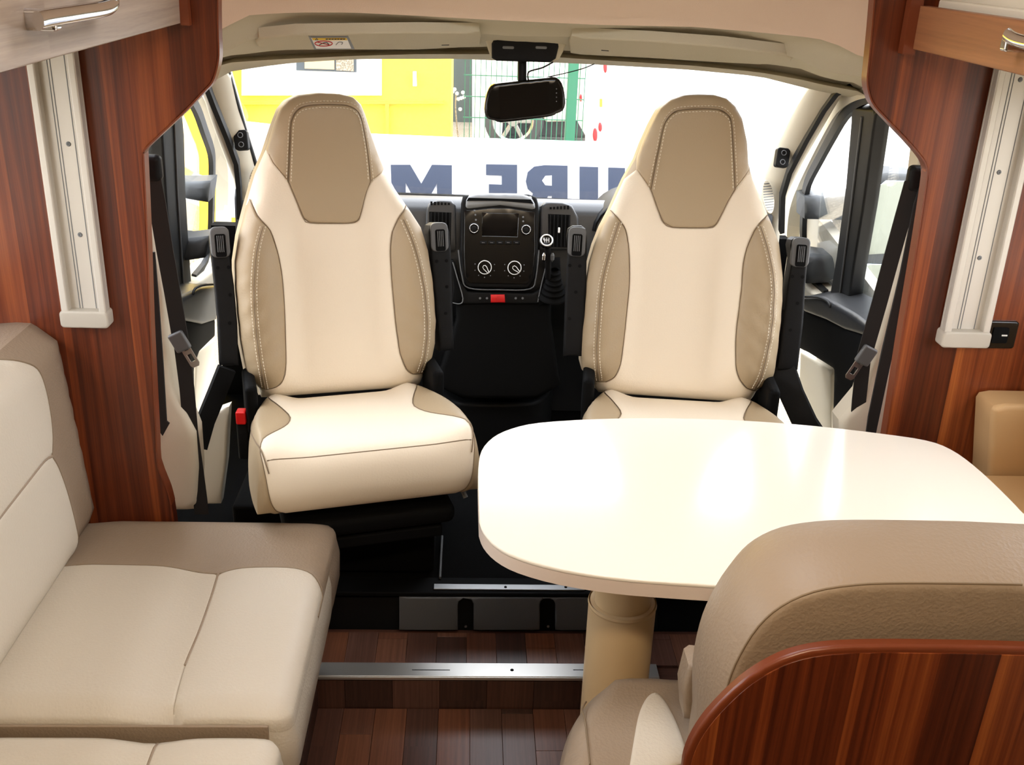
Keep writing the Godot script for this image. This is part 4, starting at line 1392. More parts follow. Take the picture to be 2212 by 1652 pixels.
func cushion(t: Node3D, o: Vector3, side: Vector3, fwd: Vector3, k: Dictionary):
	# profile from the back junction forward over the lip and down the front: forward, up, half width
	var pr := [[-0.02, -0.03, 0.20], [0.0, 0.0, 0.205], [0.06, 0.012, 0.225], [0.16, 0.03, 0.25], [0.27, 0.05, 0.262], [0.36, 0.064, 0.262], [0.415, 0.066, 0.258], [0.445, 0.056, 0.254], [0.462, 0.03, 0.25], [0.468, -0.01, 0.246], [0.463, -0.042, 0.24], [0.45, -0.07, 0.228], [0.425, -0.085, 0.21], [0.38, -0.09, 0.18]]
	var m := pr.size()
	var c := Curve3D.new()
	c.bake_interval = 0.01
	var fine := []
	var N := 48
	for i in N + 1:
		var a := float(i) / N * (m - 1)
		var j := mini(int(a), m - 2)
		var w := a - j
		var q := []
		for d in 3:
			q.append(cubic_interpolate(pr[j][d], pr[j + 1][d], pr[maxi(j - 1, 0)][d], pr[mini(j + 2, m - 1)][d], w))
		fine.append(q)
	# seam position (share of half width) along the profile: wings pinch the middle, then widen at the lip
	var seam_at := func(i: int) -> float:
		var a := float(i) / N
		var p := [[0.0, 0.80], [0.1, 0.80], [0.25, 0.53], [0.48, 0.84], [1.0, 0.84]]
		for j in p.size() - 1:
			if a <= p[j + 1][0]:
				return lerpf(p[j][1], p[j + 1][1], smoothstep(0.0, 1.0, (a - p[j][0]) / (p[j + 1][0] - p[j][0])))
		return 0.84
	var at := func(i: int, s: float, up: float) -> Vector3:
		var q: Array = fine[i]
		var q0: Array = fine[maxi(i - 1, 0)]
		var q1: Array = fine[mini(i + 1, N)]
		var tg := Vector2(q1[0] - q0[0], q1[1] - q0[1]).normalized()
		var nn := Vector2(-tg.y, tg.x)
		var u := absf(s)
		var x := u / 0.78 * 0.88
		var raised := 0.018 * (1.0 - smoothstep(0.45, 0.62, float(i) / N))
		var dz := up + raised * smoothstep(0.45, 0.78, u)
		var p := Vector2(q[0] + nn.x * dz, q[1] + nn.y * dz)
		if u > 0.78:      # the sides roll over and hang straight down
			var a := (u - 0.78) / 0.22 * PI * 0.5
			x = 0.88 + 0.12 * sin(a)
			p = p.lerp(Vector2(minf(q[0], 0.44), minf(q[1], -0.075)), 1.0 - cos(a))
		return o + side * (signf(s) * x * q[2]) + fwd * p.x + Vector3.UP * p.y
	for which in [[-1, "left"], [0, "mid"], [1, "right"]]:
		var b := MB.new()
		var rows := []
		for i in N + 1:
			var sm: float = seam_at.call(i)
			var line := PackedVector3Array()
			var steps := 26 if which[0] == 0 else 12
			for j in steps + 1:
				var w := float(j) / steps
				var s: float
				if which[0] == 0:
					s = lerpf(-sm, sm, w)
				elif which[0] < 0:
					s = lerpf(-1.0, -sm, w)
				else:
					s = lerpf(sm, 1.0, w)
				var g := minf(absf(absf(s) - sm) / 0.06, 1.0)
				line.append(at.call(i, s, -0.004 * (1.0 - g) * (1.0 - g) + (0.001 if which[0] == 0 else 0.0)))
			rows.append(line)
		b.grid(rows, true)
		if which[0] == 0:
			part("cushion_panel", b, M.cream_seat, t, "cream leather seat cushion")
		else:
			part("cushion_wing", b, M.tan_seat, t, "beige cushion side")
	for s in [-1.0, 1.0]:
		var p := PackedVector3Array()
		var p2 := PackedVector3Array()
		for i in range(3, N - 4):
			p.append(at.call(i, s * seam_at.call(i), -0.002))
		for i in range(6, 30):
			p2.append(at.call(i, s * lerpf(0.9, 0.8, (i - 6) / 24.0), 0.0005))
		cord("seam", p, 0.001, M.seam, t)
		cord("seam", p2, 0.0016, M.seam, t)
	var lip := PackedVector3Array()
	for j in 31:
		lip.append(at.call(26, lerpf(-0.8, 0.8, j / 30.0), 0.0006))
	cord("seam", lip, 0.0014, M.seam, t)

# ---------------------------------------------------------------- sofa on the left
func rounder(outline: PackedVector2Array, r: float, extra = null):
	return func(l: Vector3) -> Vector3:
		var p := Vector2(l.x, l.y)
		var d := edge_dist(p, outline) if Geometry2D.is_point_in_polygon(p, outline) else 0.0
		var e := clampf(1.0 - d / r, 0.0, 1.0)
		var q := l - Vector3(0, 0, r * (1.0 - sqrt(maxf(0.0, 1.0 - e * e))))
		return extra.call(q) if extra != null else q

func within(p: PackedVector2Array, o: PackedVector2Array) -> PackedVector2Array:
	var r := Geometry2D.intersect_polygons(p, o)
	var best := p
	var size := 0
	for q in r:
		if q.size() > size:
			size = q.size()
			best = q
	return best

func build_sofa():
	var sofa := thing("storage_box", "dark wood storage box under the cream seat cushions", "storage box", Vector3(-0.77, 0, -1.3))
	piece("box", Vector3(-0.835, 0.156, -1.27), Vector3(0.75, 0.312, 1.50), 0.006, M.plank_3, sofa)
	piece("toe_rail", Vector3(-0.462, 0.03, -1.27), Vector3(0.012, 0.06, 1.5), 0.002, M.plank_3, sofa)
	var t: Node3D
	# far seat cushion
	var H := 0.465
	var f := yframe(H)
	var x0 := -1.0
	var x1 := -0.405
	var zf := 2.068
	var zn := 1.415
	var seat_shape := func(a: float, c: float, xr: float) -> PackedVector2Array:
		var r := round_rect(xr - x0, c - a, 0.03, 5)
		return moved(r, Vector2((x0 + xr) / 2, (a + c) / 2))
	var o: PackedVector2Array = seat_shape.call(zn, zf, x1)
	var dip := func(q: Vector3) -> Vector3:   # soft tufted line across the seat and a gentle crown
		var s := q.x + 0.655 + (q.y - 1.7) * 0.06
		return q + Vector3(0, 0, 0.012 - 0.012 * exp(-s * s / 0.0025) * (1.0 - smoothstep(1.88, 2.0, q.y)) - 0.008 * smoothstep(0.2, 0.3, absf(q.x + 0.68)))
	var w = rounder(o, 0.035, dip)
	t = thing("seat_cushion", "cream sofa seat cushion with beige end band against the wood partition", "cushion", Vector3(-0.68, 0.33, -1.74), "sofa seat cushions")
	var sk := [[0.006, 0.03], [0.004, 0.09], [-0.01, 0.11]]
	var split := 1.90
	var far_half := PackedVector2Array()
	var near_half := PackedVector2Array()
	far_half = Geometry2D.intersect_polygons(o, PackedVector2Array([Vector2(-2, split), Vector2(2, split), Vector2(2, 3), Vector2(-2, 3)]))[0]
	near_half = Geometry2D.intersect_polygons(o, PackedVector2Array([Vector2(-2, split), Vector2(2, split), Vector2(2, 0), Vector2(-2, 0)]))[0]
	panel("cover", far_half, f.translated_local(Vector3(0, 0, -0.006)), 0.11, M.beige, t, {"warp": w, "cell": 0.03, "skirt": sk}, "beige end of the cushion")
	panel("cover", near_half, f.translated_local(Vector3(0, 0, -0.006)), 0.11, M.cream, t, {"warp": w, "cell": 0.03, "skirt": sk}, "cream side of the cushion")
	piece("end_gusset", Vector3((x0 + x1) / 2 - 0.01, H - 0.04, -zn + 0.003), Vector3(x1 - x0 - 0.06, 0.05, 0.006), 0.002, M.beige, t)
	var seam := [165, 1229, 300, 1231, 400, 1234, 440, 1238, 472, 1244, 500, 1240, 540, 1236, 620, 1236, 665, 1243, 688, 1256, 700, 1275, 708, 1310]
	var sl := trace(f, smooth_line(seam, 3))
	var band := PackedVector2Array([Vector2(x0, zf), Vector2(x1 - 0.02, zf), Vector2(x1, zf - 0.02)])
	var hold := PackedVector2Array()
	for q in sl:
		hold.append(Vector2(minf(q.x, x1 - 0.0005), q.y))
	var rev := hold.duplicate()
	rev.reverse()
	band.append_array(rev)
	band.append(Vector2(x0, hold[0].y))
	var op := {"r": 0.006, "drop": 0.005, "cell": 0.022, "warp": w, "open": true}
	panel("end_band", within(band, o), f, 0.02, M.beige, t, op, "beige end band")
	var cut := trace(f, smooth_line([472, 1244, 455, 1300, 430, 1370, 400, 1440, 385, 1490, 372, 1545], 3))
	var left := PackedVector2Array([Vector2(x0, zn), Vector2(x0, hold[0].y)])
	var k := 0
	while hold[k].x < cut[0].x - 0.004:
		left.append(hold[k])
		k += 1
	left.append_array(cut)
	left[left.size() - 1].y = zn
	panel("seat_panel", within(left, o), f.translated_local(Vector3(0, 0, 0.002)), 0.02, M.cream, t, op, "cream leather panel")
	var right := cut.duplicate()
	right[right.size() - 1].y = zn
	right.reverse()
	while k < hold.size():
		if hold[k].x > cut[0].x + 0.004:
			right.append(hold[k])
		k += 1
	right.append(Vector2(x1 + 0.02, zn))
	panel("seat_panel", within(right, o), f.translated_local(Vector3(0, 0, 0.002)), 0.02, M.cream, t, op, "cream leather panel")
	var lift := func(line: PackedVector2Array, up: float, wp, fr: Transform3D) -> PackedVector3Array:
		var r := PackedVector3Array()
		for q in line:
			var l: Vector3 = wp.call(Vector3(q.x, q.y, up))
			r.append(fr * l)
		return r
	cord("seam", lift.call(hold, -0.001, w, f), 0.0018, M.seam, t)
	var fold := cut.slice(0, 10)
	cord("fold", lift.call(fold, -0.002, w, f), 0.004, M.beige, t)
	# the side facing the aisle below the white panel
	# near seat cushion, a little lower
	t = thing("seat_cushion", "plain cream sofa seat cushion beside the banded one", "cushion", Vector3(-0.68, 0.33, -1.1), "sofa seat cushions")
	var f2 := yframe(H - 0.024)
	var o2: PackedVector2Array = seat_shape.call(0.75, 1.396, x1 - 0.012)
	var w2 = rounder(o2, 0.03, dip)
	panel("cover", o2, f2.translated_local(Vector3(0, 0, -0.006)), 0.11, M.cream, t, {"warp": w2, "cell": 0.03, "skirt": sk})
	var cut2 := trace(f2, smooth_line([362, 1560, 345, 1590, 328, 1630, 310, 1680], 3))
	var ha := PackedVector2Array([Vector2(x0, 0.75), Vector2(x0, 1.396), Vector2(cut2[0].x, 1.396)])
	ha.append_array(cut2)
	ha.append(Vector2(cut2[cut2.size() - 1].x, 0.75))
	panel("seat_panel", within(ha, o2), f2.translated_local(Vector3(0, 0, 0.002)), 0.02, M.cream, t, {"r": 0.006, "drop": 0.005, "cell": 0.025, "warp": w2, "open": true})
	var hb := cut2.duplicate()
	hb.reverse()
	hb.insert(0, Vector2(hb[0].x, 0.75))
	hb.append(Vector2(cut2[0].x, 1.396))
	hb.append(Vector2(x1 - 0.03, 1.396))
	hb.append(Vector2(x1 - 0.012, 1.376))
	hb.append(Vector2(x1 - 0.012, 0.75))
	panel("seat_panel", within(hb, o2), f2.translated_local(Vector3(0, 0, 0.002)), 0.02, M.cream, t, {"r": 0.006, "drop": 0.005, "cell": 0.025, "warp": w2, "open": true})
	cord("fold", lift.call(cut2.slice(3), -0.002, w2, f2), 0.004, M.beige, t)
	# backrest against the left wall
	var bf := frame(Vector3(-0.925, H, -1.7), Vector3(0, 0, -1), Vector3(-0.09, 1, 0))
	var far := [141, 696, 150, 730, 163, 790, 185, 890, 208, 1000, 228, 1095, 229, 1112, 222, 1126]
	var ob := trace(bf, far)
	var hi := ob[0].y
	ob.append(Vector2(ob[ob.size() - 1].x, 0.0))
	ob.append(Vector2(-0.72, 0.0))
	ob.append(Vector2(-0.72, hi + 0.012))
	ob.insert(0, Vector2(ob[0].x - 0.025, hi + 0.012))
	var wb = rounder(ob, 0.05)
	t = thing("back_cushion", "tall cream sofa back cushion with beige border along the left wall", "cushion", Vector3(-0.98, H, -1.4))
	panel("cover", ob, bf.translated_local(Vector3(0, 0, -0.008)), 0.12, M.beige, t, {"warp": wb, "cell": 0.03, "skirt": [[0.004, 0.03], [0.004, 0.10], [-0.01, 0.15]]}, "tall backrest with beige border")
	var sm := [-60, 768, 30, 772, 62, 782, 84, 802, 98, 840, 108, 890, 113, 940, 112, 986]
	var sm2 := [112, 986, 126, 1010, 144, 1060, 160, 1120, 170, 1170, 171, 1200, 163, 1222]
	var s1 := trace(bf, smooth_line(sm, 4))
	var s2 := trace(bf, smooth_line(sm2, 4))
	var mid := trace(bf, smooth_line([112, 986, 96, 995, 60, 1040, 0, 1117, -60, 1200], 3))
	var up := s1.duplicate()
	up.append_array(mid.slice(1))
	up.append(Vector2(-0.71, mid[mid.size() - 1].y))
	up.append(Vector2(-0.71, s1[0].y))
	var ob2 := {"r": 0.008, "drop": 0.006, "cell": 0.025, "warp": wb, "open": true}
	panel("back_panel", up, bf.translated_local(Vector3(0, 0, 0.003)), 0.02, M.cream, t, ob2, "cream upper back panel")
	var dn := mid.duplicate()
	dn.reverse()
	dn.append_array(s2.slice(1))
	dn[dn.size() - 1].y = 0.004
	dn.append(Vector2(-0.71, 0.004))
	dn.append(Vector2(-0.71, mid[mid.size() - 1].y))
	panel("back_panel", dn, bf.translated_local(Vector3(0, 0, 0.003)), 0.02, M.cream, t, ob2, "cream lower back panel")
	cord("seam", lift.call(s1, 0.0, wb, bf), 0.002, M.seam, t)
	cord("seam", lift.call(s2, 0.0, wb, bf), 0.002, M.seam, t)
	cord("fold", lift.call(mid, -0.002, wb, bf), 0.005, M.beige, t)

# ---------------------------------------------------------------- table
func build_table():
	var f := yframe(0.75)
	var px := smooth_line([1033, 1060, 1033, 1010, 1040, 972, 1064, 944, 1104, 925, 1165, 912, 1290, 904, 1430, 902, 1600, 907, 1760, 919, 1900, 935, 2000, 950, 2055, 970, 2105, 1005, 2160, 1055, 2212, 1108], 3)
	var poly := trace(f, px)
	var last := poly[poly.size() - 1]
	poly.append(Vector2(0.955, last.y - 0.06))
	poly.append(Vector2(0.955, 1.36))
	poly.append(Vector2(0.9, 1.345))
	poly.append_array(trace(f, smooth_line([1560, 1264, 1450, 1257, 1330, 1247, 1210, 1228, 1120, 1203, 1072, 1178, 1045, 1150, 1035, 1125], 3)))
	var c := on_z(1340, 1350, -1.64)
	var t := thing("dining_table", "white gloss table top with rounded corners on a cream pedestal leg", "table", Vector3(c.x, 0, c.z))
	panel("table_top", poly, f, 0.004, M.white_gloss, t, {"r": 0.003, "cell": 0.05}, "glossy white table top")
	panel("table_edge", poly, f.translated_local(Vector3(0, 0, -0.004)), 0.026, M.table_edge, t, {"r": 0.0015, "cell": 0.05})
	var b := MB.new()
	var lf := Transform3D(Basis(Vector3.RIGHT, -PI / 2), Vector3(c.x, 0, c.z))
	var hy := on_z(1340, 1338, c.z + 0.06).y
	lathe(b, [Vector2(0.13, 0.0), Vector2(0.13, 0.012), Vector2(0.12, 0.018), Vector2(0.064, 0.022), Vector2(0.064, hy - 0.004), Vector2(0.061, hy), Vector2(0.054, hy + 0.001)], lf, 40)
	part("leg", b, M.leg_paint, t, "cream tubular lower leg")
	b = MB.new()
	lathe(b, [Vector2(0.0535, hy - 0.05), Vector2(0.0535, 0.715), Vector2(0.11, 0.717), Vector2(0.11, 0.722)], lf, 40)
	part("inner_leg", b, M.leg_paint, t)
	b = MB.new()
	lathe(b, [Vector2(0.0642, hy - 0.008), Vector2(0.0655, hy - 0.004), Vector2(0.0642, hy + 0.001)], lf, 40)
	part("collar", b, M.leg_paint, t)

# ---------------------------------------------------------------- dinette bench on the right
func build_bench():
	var t := thing("dinette_bench", "beige leather bench seen from behind with walnut back panel", "bench", Vector3(0.55, 0, -1.25))
	# cushion of the backrest
	var f := frame(Vector3(0, 0.5, -1.125), Vector3(1, 0, 0), Vector3(0, 1, 0.04))
	var top := [1556, 1652, 1558, 1560, 1575, 1480, 1600, 1420, 1640, 1358, 1690, 1314, 1760, 1283, 1850, 1268, 1950, 1264, 2100, 1265, 2212, 1267]
	var o := trace(f, smooth_line(top, 3))
	var e := o[o.size() - 1]
	o.append(Vector2(0.86, e.y - 0.01))
	o.append(Vector2(0.90, e.y - 0.05))
	o.append(Vector2(0.90, -0.12))
	o.append(Vector2(o[0].x, -0.12))
	panel("back_cushion", o, f, 0.13, M.beige, t, {"r": 0.012, "drop": 0.008, "cell": 0.03, "skirt": [[0.008, 0.02], [0.017, 0.07], [0.015, 0.12], [-0.012, 0.165]]}, "beige leather backrest")
	var line := trace3(f, smooth_line(top.slice(2), 3), -0.005)
	cord("seam", line, 0.0016, M.seam, t)
	# wooden back panel
	var wf := frame(Vector3(0, 0.5, -1.085), Vector3(1, 0, 0), Vector3(0, 1, 0.04))
	var wood := [1474, 1700, 1478, 1650, 1492, 1608, 1520, 1562, 1557, 1520, 1602, 1478, 1652, 1444, 1708, 1418, 1776, 1403, 1852, 1398, 1950, 1397, 2100, 1399, 2212, 1402]
	var wo := trace(wf, smooth_line(wood, 3))
	var we := wo[wo.size() - 1]
	var wp := wo.duplicate()
	wp.append(Vector2(0.86, we.y - 0.005))
	wp.append(Vector2(0.90, we.y - 0.05))
	wp.append(Vector2(0.90, -0.49))
	wp.append(Vector2(wo[0].x, -0.49))
	panel("board_rim", wp, wf, 0.010, M.wood_edge, t, {"r": 0.006, "cell": 0.05}, "lighter rounded wood edge")
	var inner := Geometry2D.offset_polygon(wp, -0.009)[0]
	panel("back_board", inner, wf.translated_local(Vector3(0, 0, 0.0015)), 0.01, M.bench_wood, t, {"r": 0.001, "cell": 0.05}, "walnut back board")
	# seat cushion towards the table
	var sf := yframe(0.49)
	var so := trace(sf, smooth_line([1216, 1652, 1222, 1600, 1234, 1550, 1252, 1510, 1275, 1478, 1300, 1458, 1335, 1446, 1400, 1445, 1468, 1449], 3))
	var se := so[so.size() - 1]
	so.append(Vector2(0.9, se.y))
	so.append(Vector2(0.9, 1.16))
	so.append(Vector2(so[0].x + 0.0, 1.16))
	var w = rounder(so, 0.04)
	panel("seat_cushion", so, sf, 0.14, M.beige, t, {"warp": w, "cell": 0.025, "skirt": [[0.008, 0.02], [0.006, 0.06], [-0.01, 0.1]]}, "beige seat cushion")
	var pf := sf.translated_local(Vector3(0, 0, 0.004))
	var po := trace(pf, smooth_line([1355, 1680, 1366, 1610, 1378, 1545, 1392, 1510, 1408, 1494, 1424, 1496, 1444, 1520, 1470, 1575, 1490, 1640], 3))
	panel("seat_panel", po, pf, 0.01, M.cream, t, {"r": 0.008, "drop": 0.006, "cell": 0.02, "crown": 0.01}, "cream seat panel")
	var sl := PackedVector3Array()
	for q in trace(sf, smooth_line([1268, 1492, 1262, 1506, 1259, 1522, 1266, 1570, 1274, 1652], 3)):
		var l: Vector3 = w.call(Vector3(q.x, q.y, 0.001))
		sl.append(sf * l)
	cord("seam", sl, 0.0016, M.seam, t)
	var ear := frame(Vector3(0, 0.5, -1.27), Vector3(1, 0, 0), Vector3(0, 1, 0))
	panel("back_wing", trace(ear, [1476, 1500, 1490, 1445, 1502, 1437, 1540, 1440, 1560, 1470, 1560, 1560, 1480, 1560]), ear, 0.04, M.beige, t, {"r": 0.01, "cell": 0.02})
	piece("seat_box", Vector3(0.58, 0.16, -1.28), Vector3(0.60, 0.32, 0.34), 0.006, M.plank_3, t)
	# cushion by the right wall
	var tf := zframe(-1.98)
	t = thing("side_cushion", "tan upholstered side cushion against the right partition", "cushion", on_z(2180, 1000, -1.9))
	var to := trace(tf, [2136, 1150, 2136, 1040, 2145, 890, 2152, 880, 2175, 876])
	to.append(Vector2(1.21, to[4].y))
	to.append(Vector2(1.21, to[0].y))
	panel("cover", to, tf, 0.07, M.tan_box, t, {"r": 0.012, "cell": 0.03})
	piece("wall_pad", Vector3(1.18, 0.80, -1.55), Vector3(0.06, 0.27, 0.8), 0.02, M.tan_box, t)
	piece("box", Vector3(1.09, 0.33, -1.72), Vector3(0.22, 0.66, 0.5), 0.01, M.tan_box, t)

# ---------------------------------------------------------------- lockers, aluminium rails, socket
func build_lockers_and_rails():
	# left overhead locker; the door's lower edge runs along the vehicle
	var e := on_z(393, 50, -2.045)
	var t := thing("overhead_locker", "wood-grain overhead locker, window sheen put into its grey, with chrome handle above the sofa", "locker", Vector3(e.x - 0.2, e.y, -1.3))
	var f := frame(Vector3(e.x, e.y, -1.4), Vector3(0, 1, -0.0), Vector3(0, 0, 1))       # u up, v towards the rear
	if f.basis.z.x < 0:
		f = frame(Vector3(e.x, e.y, -1.4), Vector3(0, 1, 0), Vector3(0, 0, -1))
	var s := signf(f.basis.y.z)
	panel("door", PackedVector2Array([Vector2(0.0, 0.645 * -s), Vector2(0.40, 0.645 * -s), Vector2(0.40, 1.3 * s), Vector2(0.0, 1.3 * s)]), f, 0.02, M.locker_sheen, t, {"r": 0.003, "cell": 0.1}, "wood-grain door with window sheen put into its grey")
	piece("carcass", Vector3((e.x - 0.03 - 1.21) / 2, e.y + 0.23, -1.05), Vector3(1.21 + e.x - 0.03, 0.44, 1.95), 0.004, M.wall_cream, t)
	var hand := smooth_line([82, 45, 100, 40, 160, 30, 220, 20, 240, 12, 246, 2, 238, -12, 215, -22], 4)
	var hp := PackedVector3Array()
	for i in range(0, hand.size(), 2):
		hp.append(on_x(hand[i], hand[i + 1], e.x + 0.032))
	var hb := MB.new()
	tube(hb, hp, 0.011, 12, 0.007, Vector3(1, 0, 0))
	part("handle", hb, M.chrome, t, "curved chrome handle")
	piece("handle_post", on_x(90, 42, e.x + 0.016), Vector3(0.04, 0.026, 0.022), 0.005, M.chrome, t)
	# right locker
	var r := on_z(1966, 105, -2.045)
	var r2 := on_z(1983, 12, -2.045)
	t = thing("overhead_locker", "brown wood-grain overhead locker front with chrome handle above the table", "locker", Vector3(r.x + 0.12, r.y, -1.3))
	f = frame(Vector3(r.x, r.y, -1.4), Vector3(0, 1, 0), Vector3(0, 0, -1))
	if f.basis.z.x > 0:
		f = frame(Vector3(r.x, r.y, -1.4), Vector3(0, 1, 0), Vector3(0, 0, 1))
	s = signf(f.basis.y.z)
	var hh := r2.y - r.y
	panel("door", PackedVector2Array([Vector2(0.0, 0.645 * -s), Vector2(hh, 0.645 * -s), Vector2(hh, 1.3 * s), Vector2(0.0, 1.3 * s)]), f, 0.02, M.locker_brown, t, {"r": 0.003, "cell": 0.1}, "brown wood-grain door")
	piece("carcass", Vector3((r.x + 0.03 + 1.21) / 2, r.y + 0.05, -1.05), Vector3(1.21 - r.x - 0.03, 0.08, 1.95), 0.004, M.wall_cream, t)
	piece("upper_panel", Vector3(r.x + 0.06, r.y + hh + 0.17, -1.05), Vector3(0.02, 0.33, 1.95), 0.004, M.wall_cream, t)
	var post := MB.new()
	sweep(post, PackedVector3Array([Vector3(r.x - 0.004, r.y - 0.01, -2.05), Vector3(r.x - 0.004, 1.99, -2.05)]), [Vector2(-0.012, -0.012), Vector2(0.012, -0.012), Vector2(0.012, 0.012), Vector2(-0.012, 0.012)], Vector3.BACK)
	part("corner_post", post, M.wood_edge, t)
	hp = PackedVector3Array()
	hand = smooth_line([2176, 74, 2190, 84, 2215, 92, 2260, 100, 2320, 118], 4)
	for i in range(0, hand.size(), 2):
		hp.append(on_x(hand[i], hand[i + 1], r.x - 0.03))
	hb = MB.new()
	tube(hb, hp, 0.010, 12, 0.007, Vector3(1, 0, 0))
	part("handle", hb, M.chrome, t, "curved chrome handle")
	piece("handle_post", on_x(2190, 96, r.x - 0.014), Vector3(0.035, 0.022, 0.02), 0.005, M.chrome, t)
	# corner strip of the left locker
	post = MB.new()
	sweep(post, PackedVector3Array([Vector3(e.x + 0.006, e.y - 0.004, -2.052), Vector3(e.x + 0.006, 1.99, -2.052)]), [Vector2(-0.008, -0.008), Vector2(0.008, -0.008), Vector2(0.008, 0.008), Vector2(-0.008, 0.008)], Vector3.BACK)
	part("corner_post", post, M.wood_edge, get_node("overhead_locker"))
	# aluminium channels on the partitions
	rail([72, 150, 100, 400, 140, 684], [178, 132, 205, 400, 240, 684], true, [[148, 311], [173, 507]])
	rail([2130, 170, 2096, 420, 2036, 728], [2216, 170, 2178, 420, 2124, 728], false, [[2204, 172], [2158, 372], [2116, 557]])
	# socket
	var sp := on_z(2160, 724, -2.062)
	t = thing("wall_socket", "square black wall socket beside the aluminium channel", "socket", sp)
	var sf := Transform3D(Basis(), sp)
	panel("plate", round_rect(0.075, 0.062, 0.006), sf, 0.01, M.gloss_black, t, {"r": 0.003, "cell": 0.02})
	panel("insert", round_rect(0.036, 0.036, 0.004), sf.translated_local(Vector3(0, 0, 0.003)), 0.005, M.matt_black, t, {"r": 0.002, "cell": 0.02})
	piece("mark", sp + Vector3(0.008, 0.001, 0.004), Vector3(0.012, 0.003, 0.001), 0.0, M.print_white, t)

func rail(lpx: Array, rpx: Array, left: bool, screws: Array):
	var z := -2.066
	var f := zframe(z)
	var a0 := on_z(lpx[0], lpx[1], z)
	var a1 := on_z(lpx[4], lpx[5], z)
	var b1 := on_z(rpx[4], rpx[5], z)
	var x0 := (a0.x + a1.x) / 2
	var x1 := b1.x
	var y0 := a1.y
	var y1 := 1.60
	var sd := "left" if left else "right"
	var t := thing("aluminium_channel", "tall pale aluminium channel with end cap on the %s partition, %s" % [sd, "above the sofa back" if left else "beside the black socket"], "metal channel", Vector3((x0 + x1) / 2, y0, z))
	var h := y1 - y0
	var cy := (y0 + y1) / 2
	var wd := x1 - x0
	piece("back_plate", Vector3((x0 + x1) / 2, cy, z + 0.003), Vector3(wd, h, 0.006), 0.001, M.alu_profile, t)
	for s in [0, 1]:
		piece("flange", Vector3(x0 + 0.008 if s == 0 else x1 - 0.008, cy, z + 0.014), Vector3(0.015, h, 0.022), 0.003, M.alu_profile, t)
	for k in [0.36, 0.42, 0.72]:
		piece("groove", Vector3(lerpf(x0, x1, k), cy, z + 0.0063), Vector3(0.0014, h - 0.02, 0.0008), 0.0, M.print_grey, t)
	var cap := moved(round_rect(wd + 0.006, 0.036, 0.008), Vector2((x0 + x1) / 2, y0 + 0.004))
	panel("end_cap", cap, zframe(z + 0.030), 0.03, M.end_cap, t, {"r": 0.004, "cell": 0.02})
	for q in screws:
		var p := on_z(q[0], q[1], z + 0.006)
		var b := MB.new()
		lathe(b, [Vector2(0.005, 0), Vector2(0.004, 0.002), Vector2(0.0018, 0.0022), Vector2(0, 0.0008)], Transform3D(Basis(), p), 12)
		part("screw", b, M.print_grey, t)

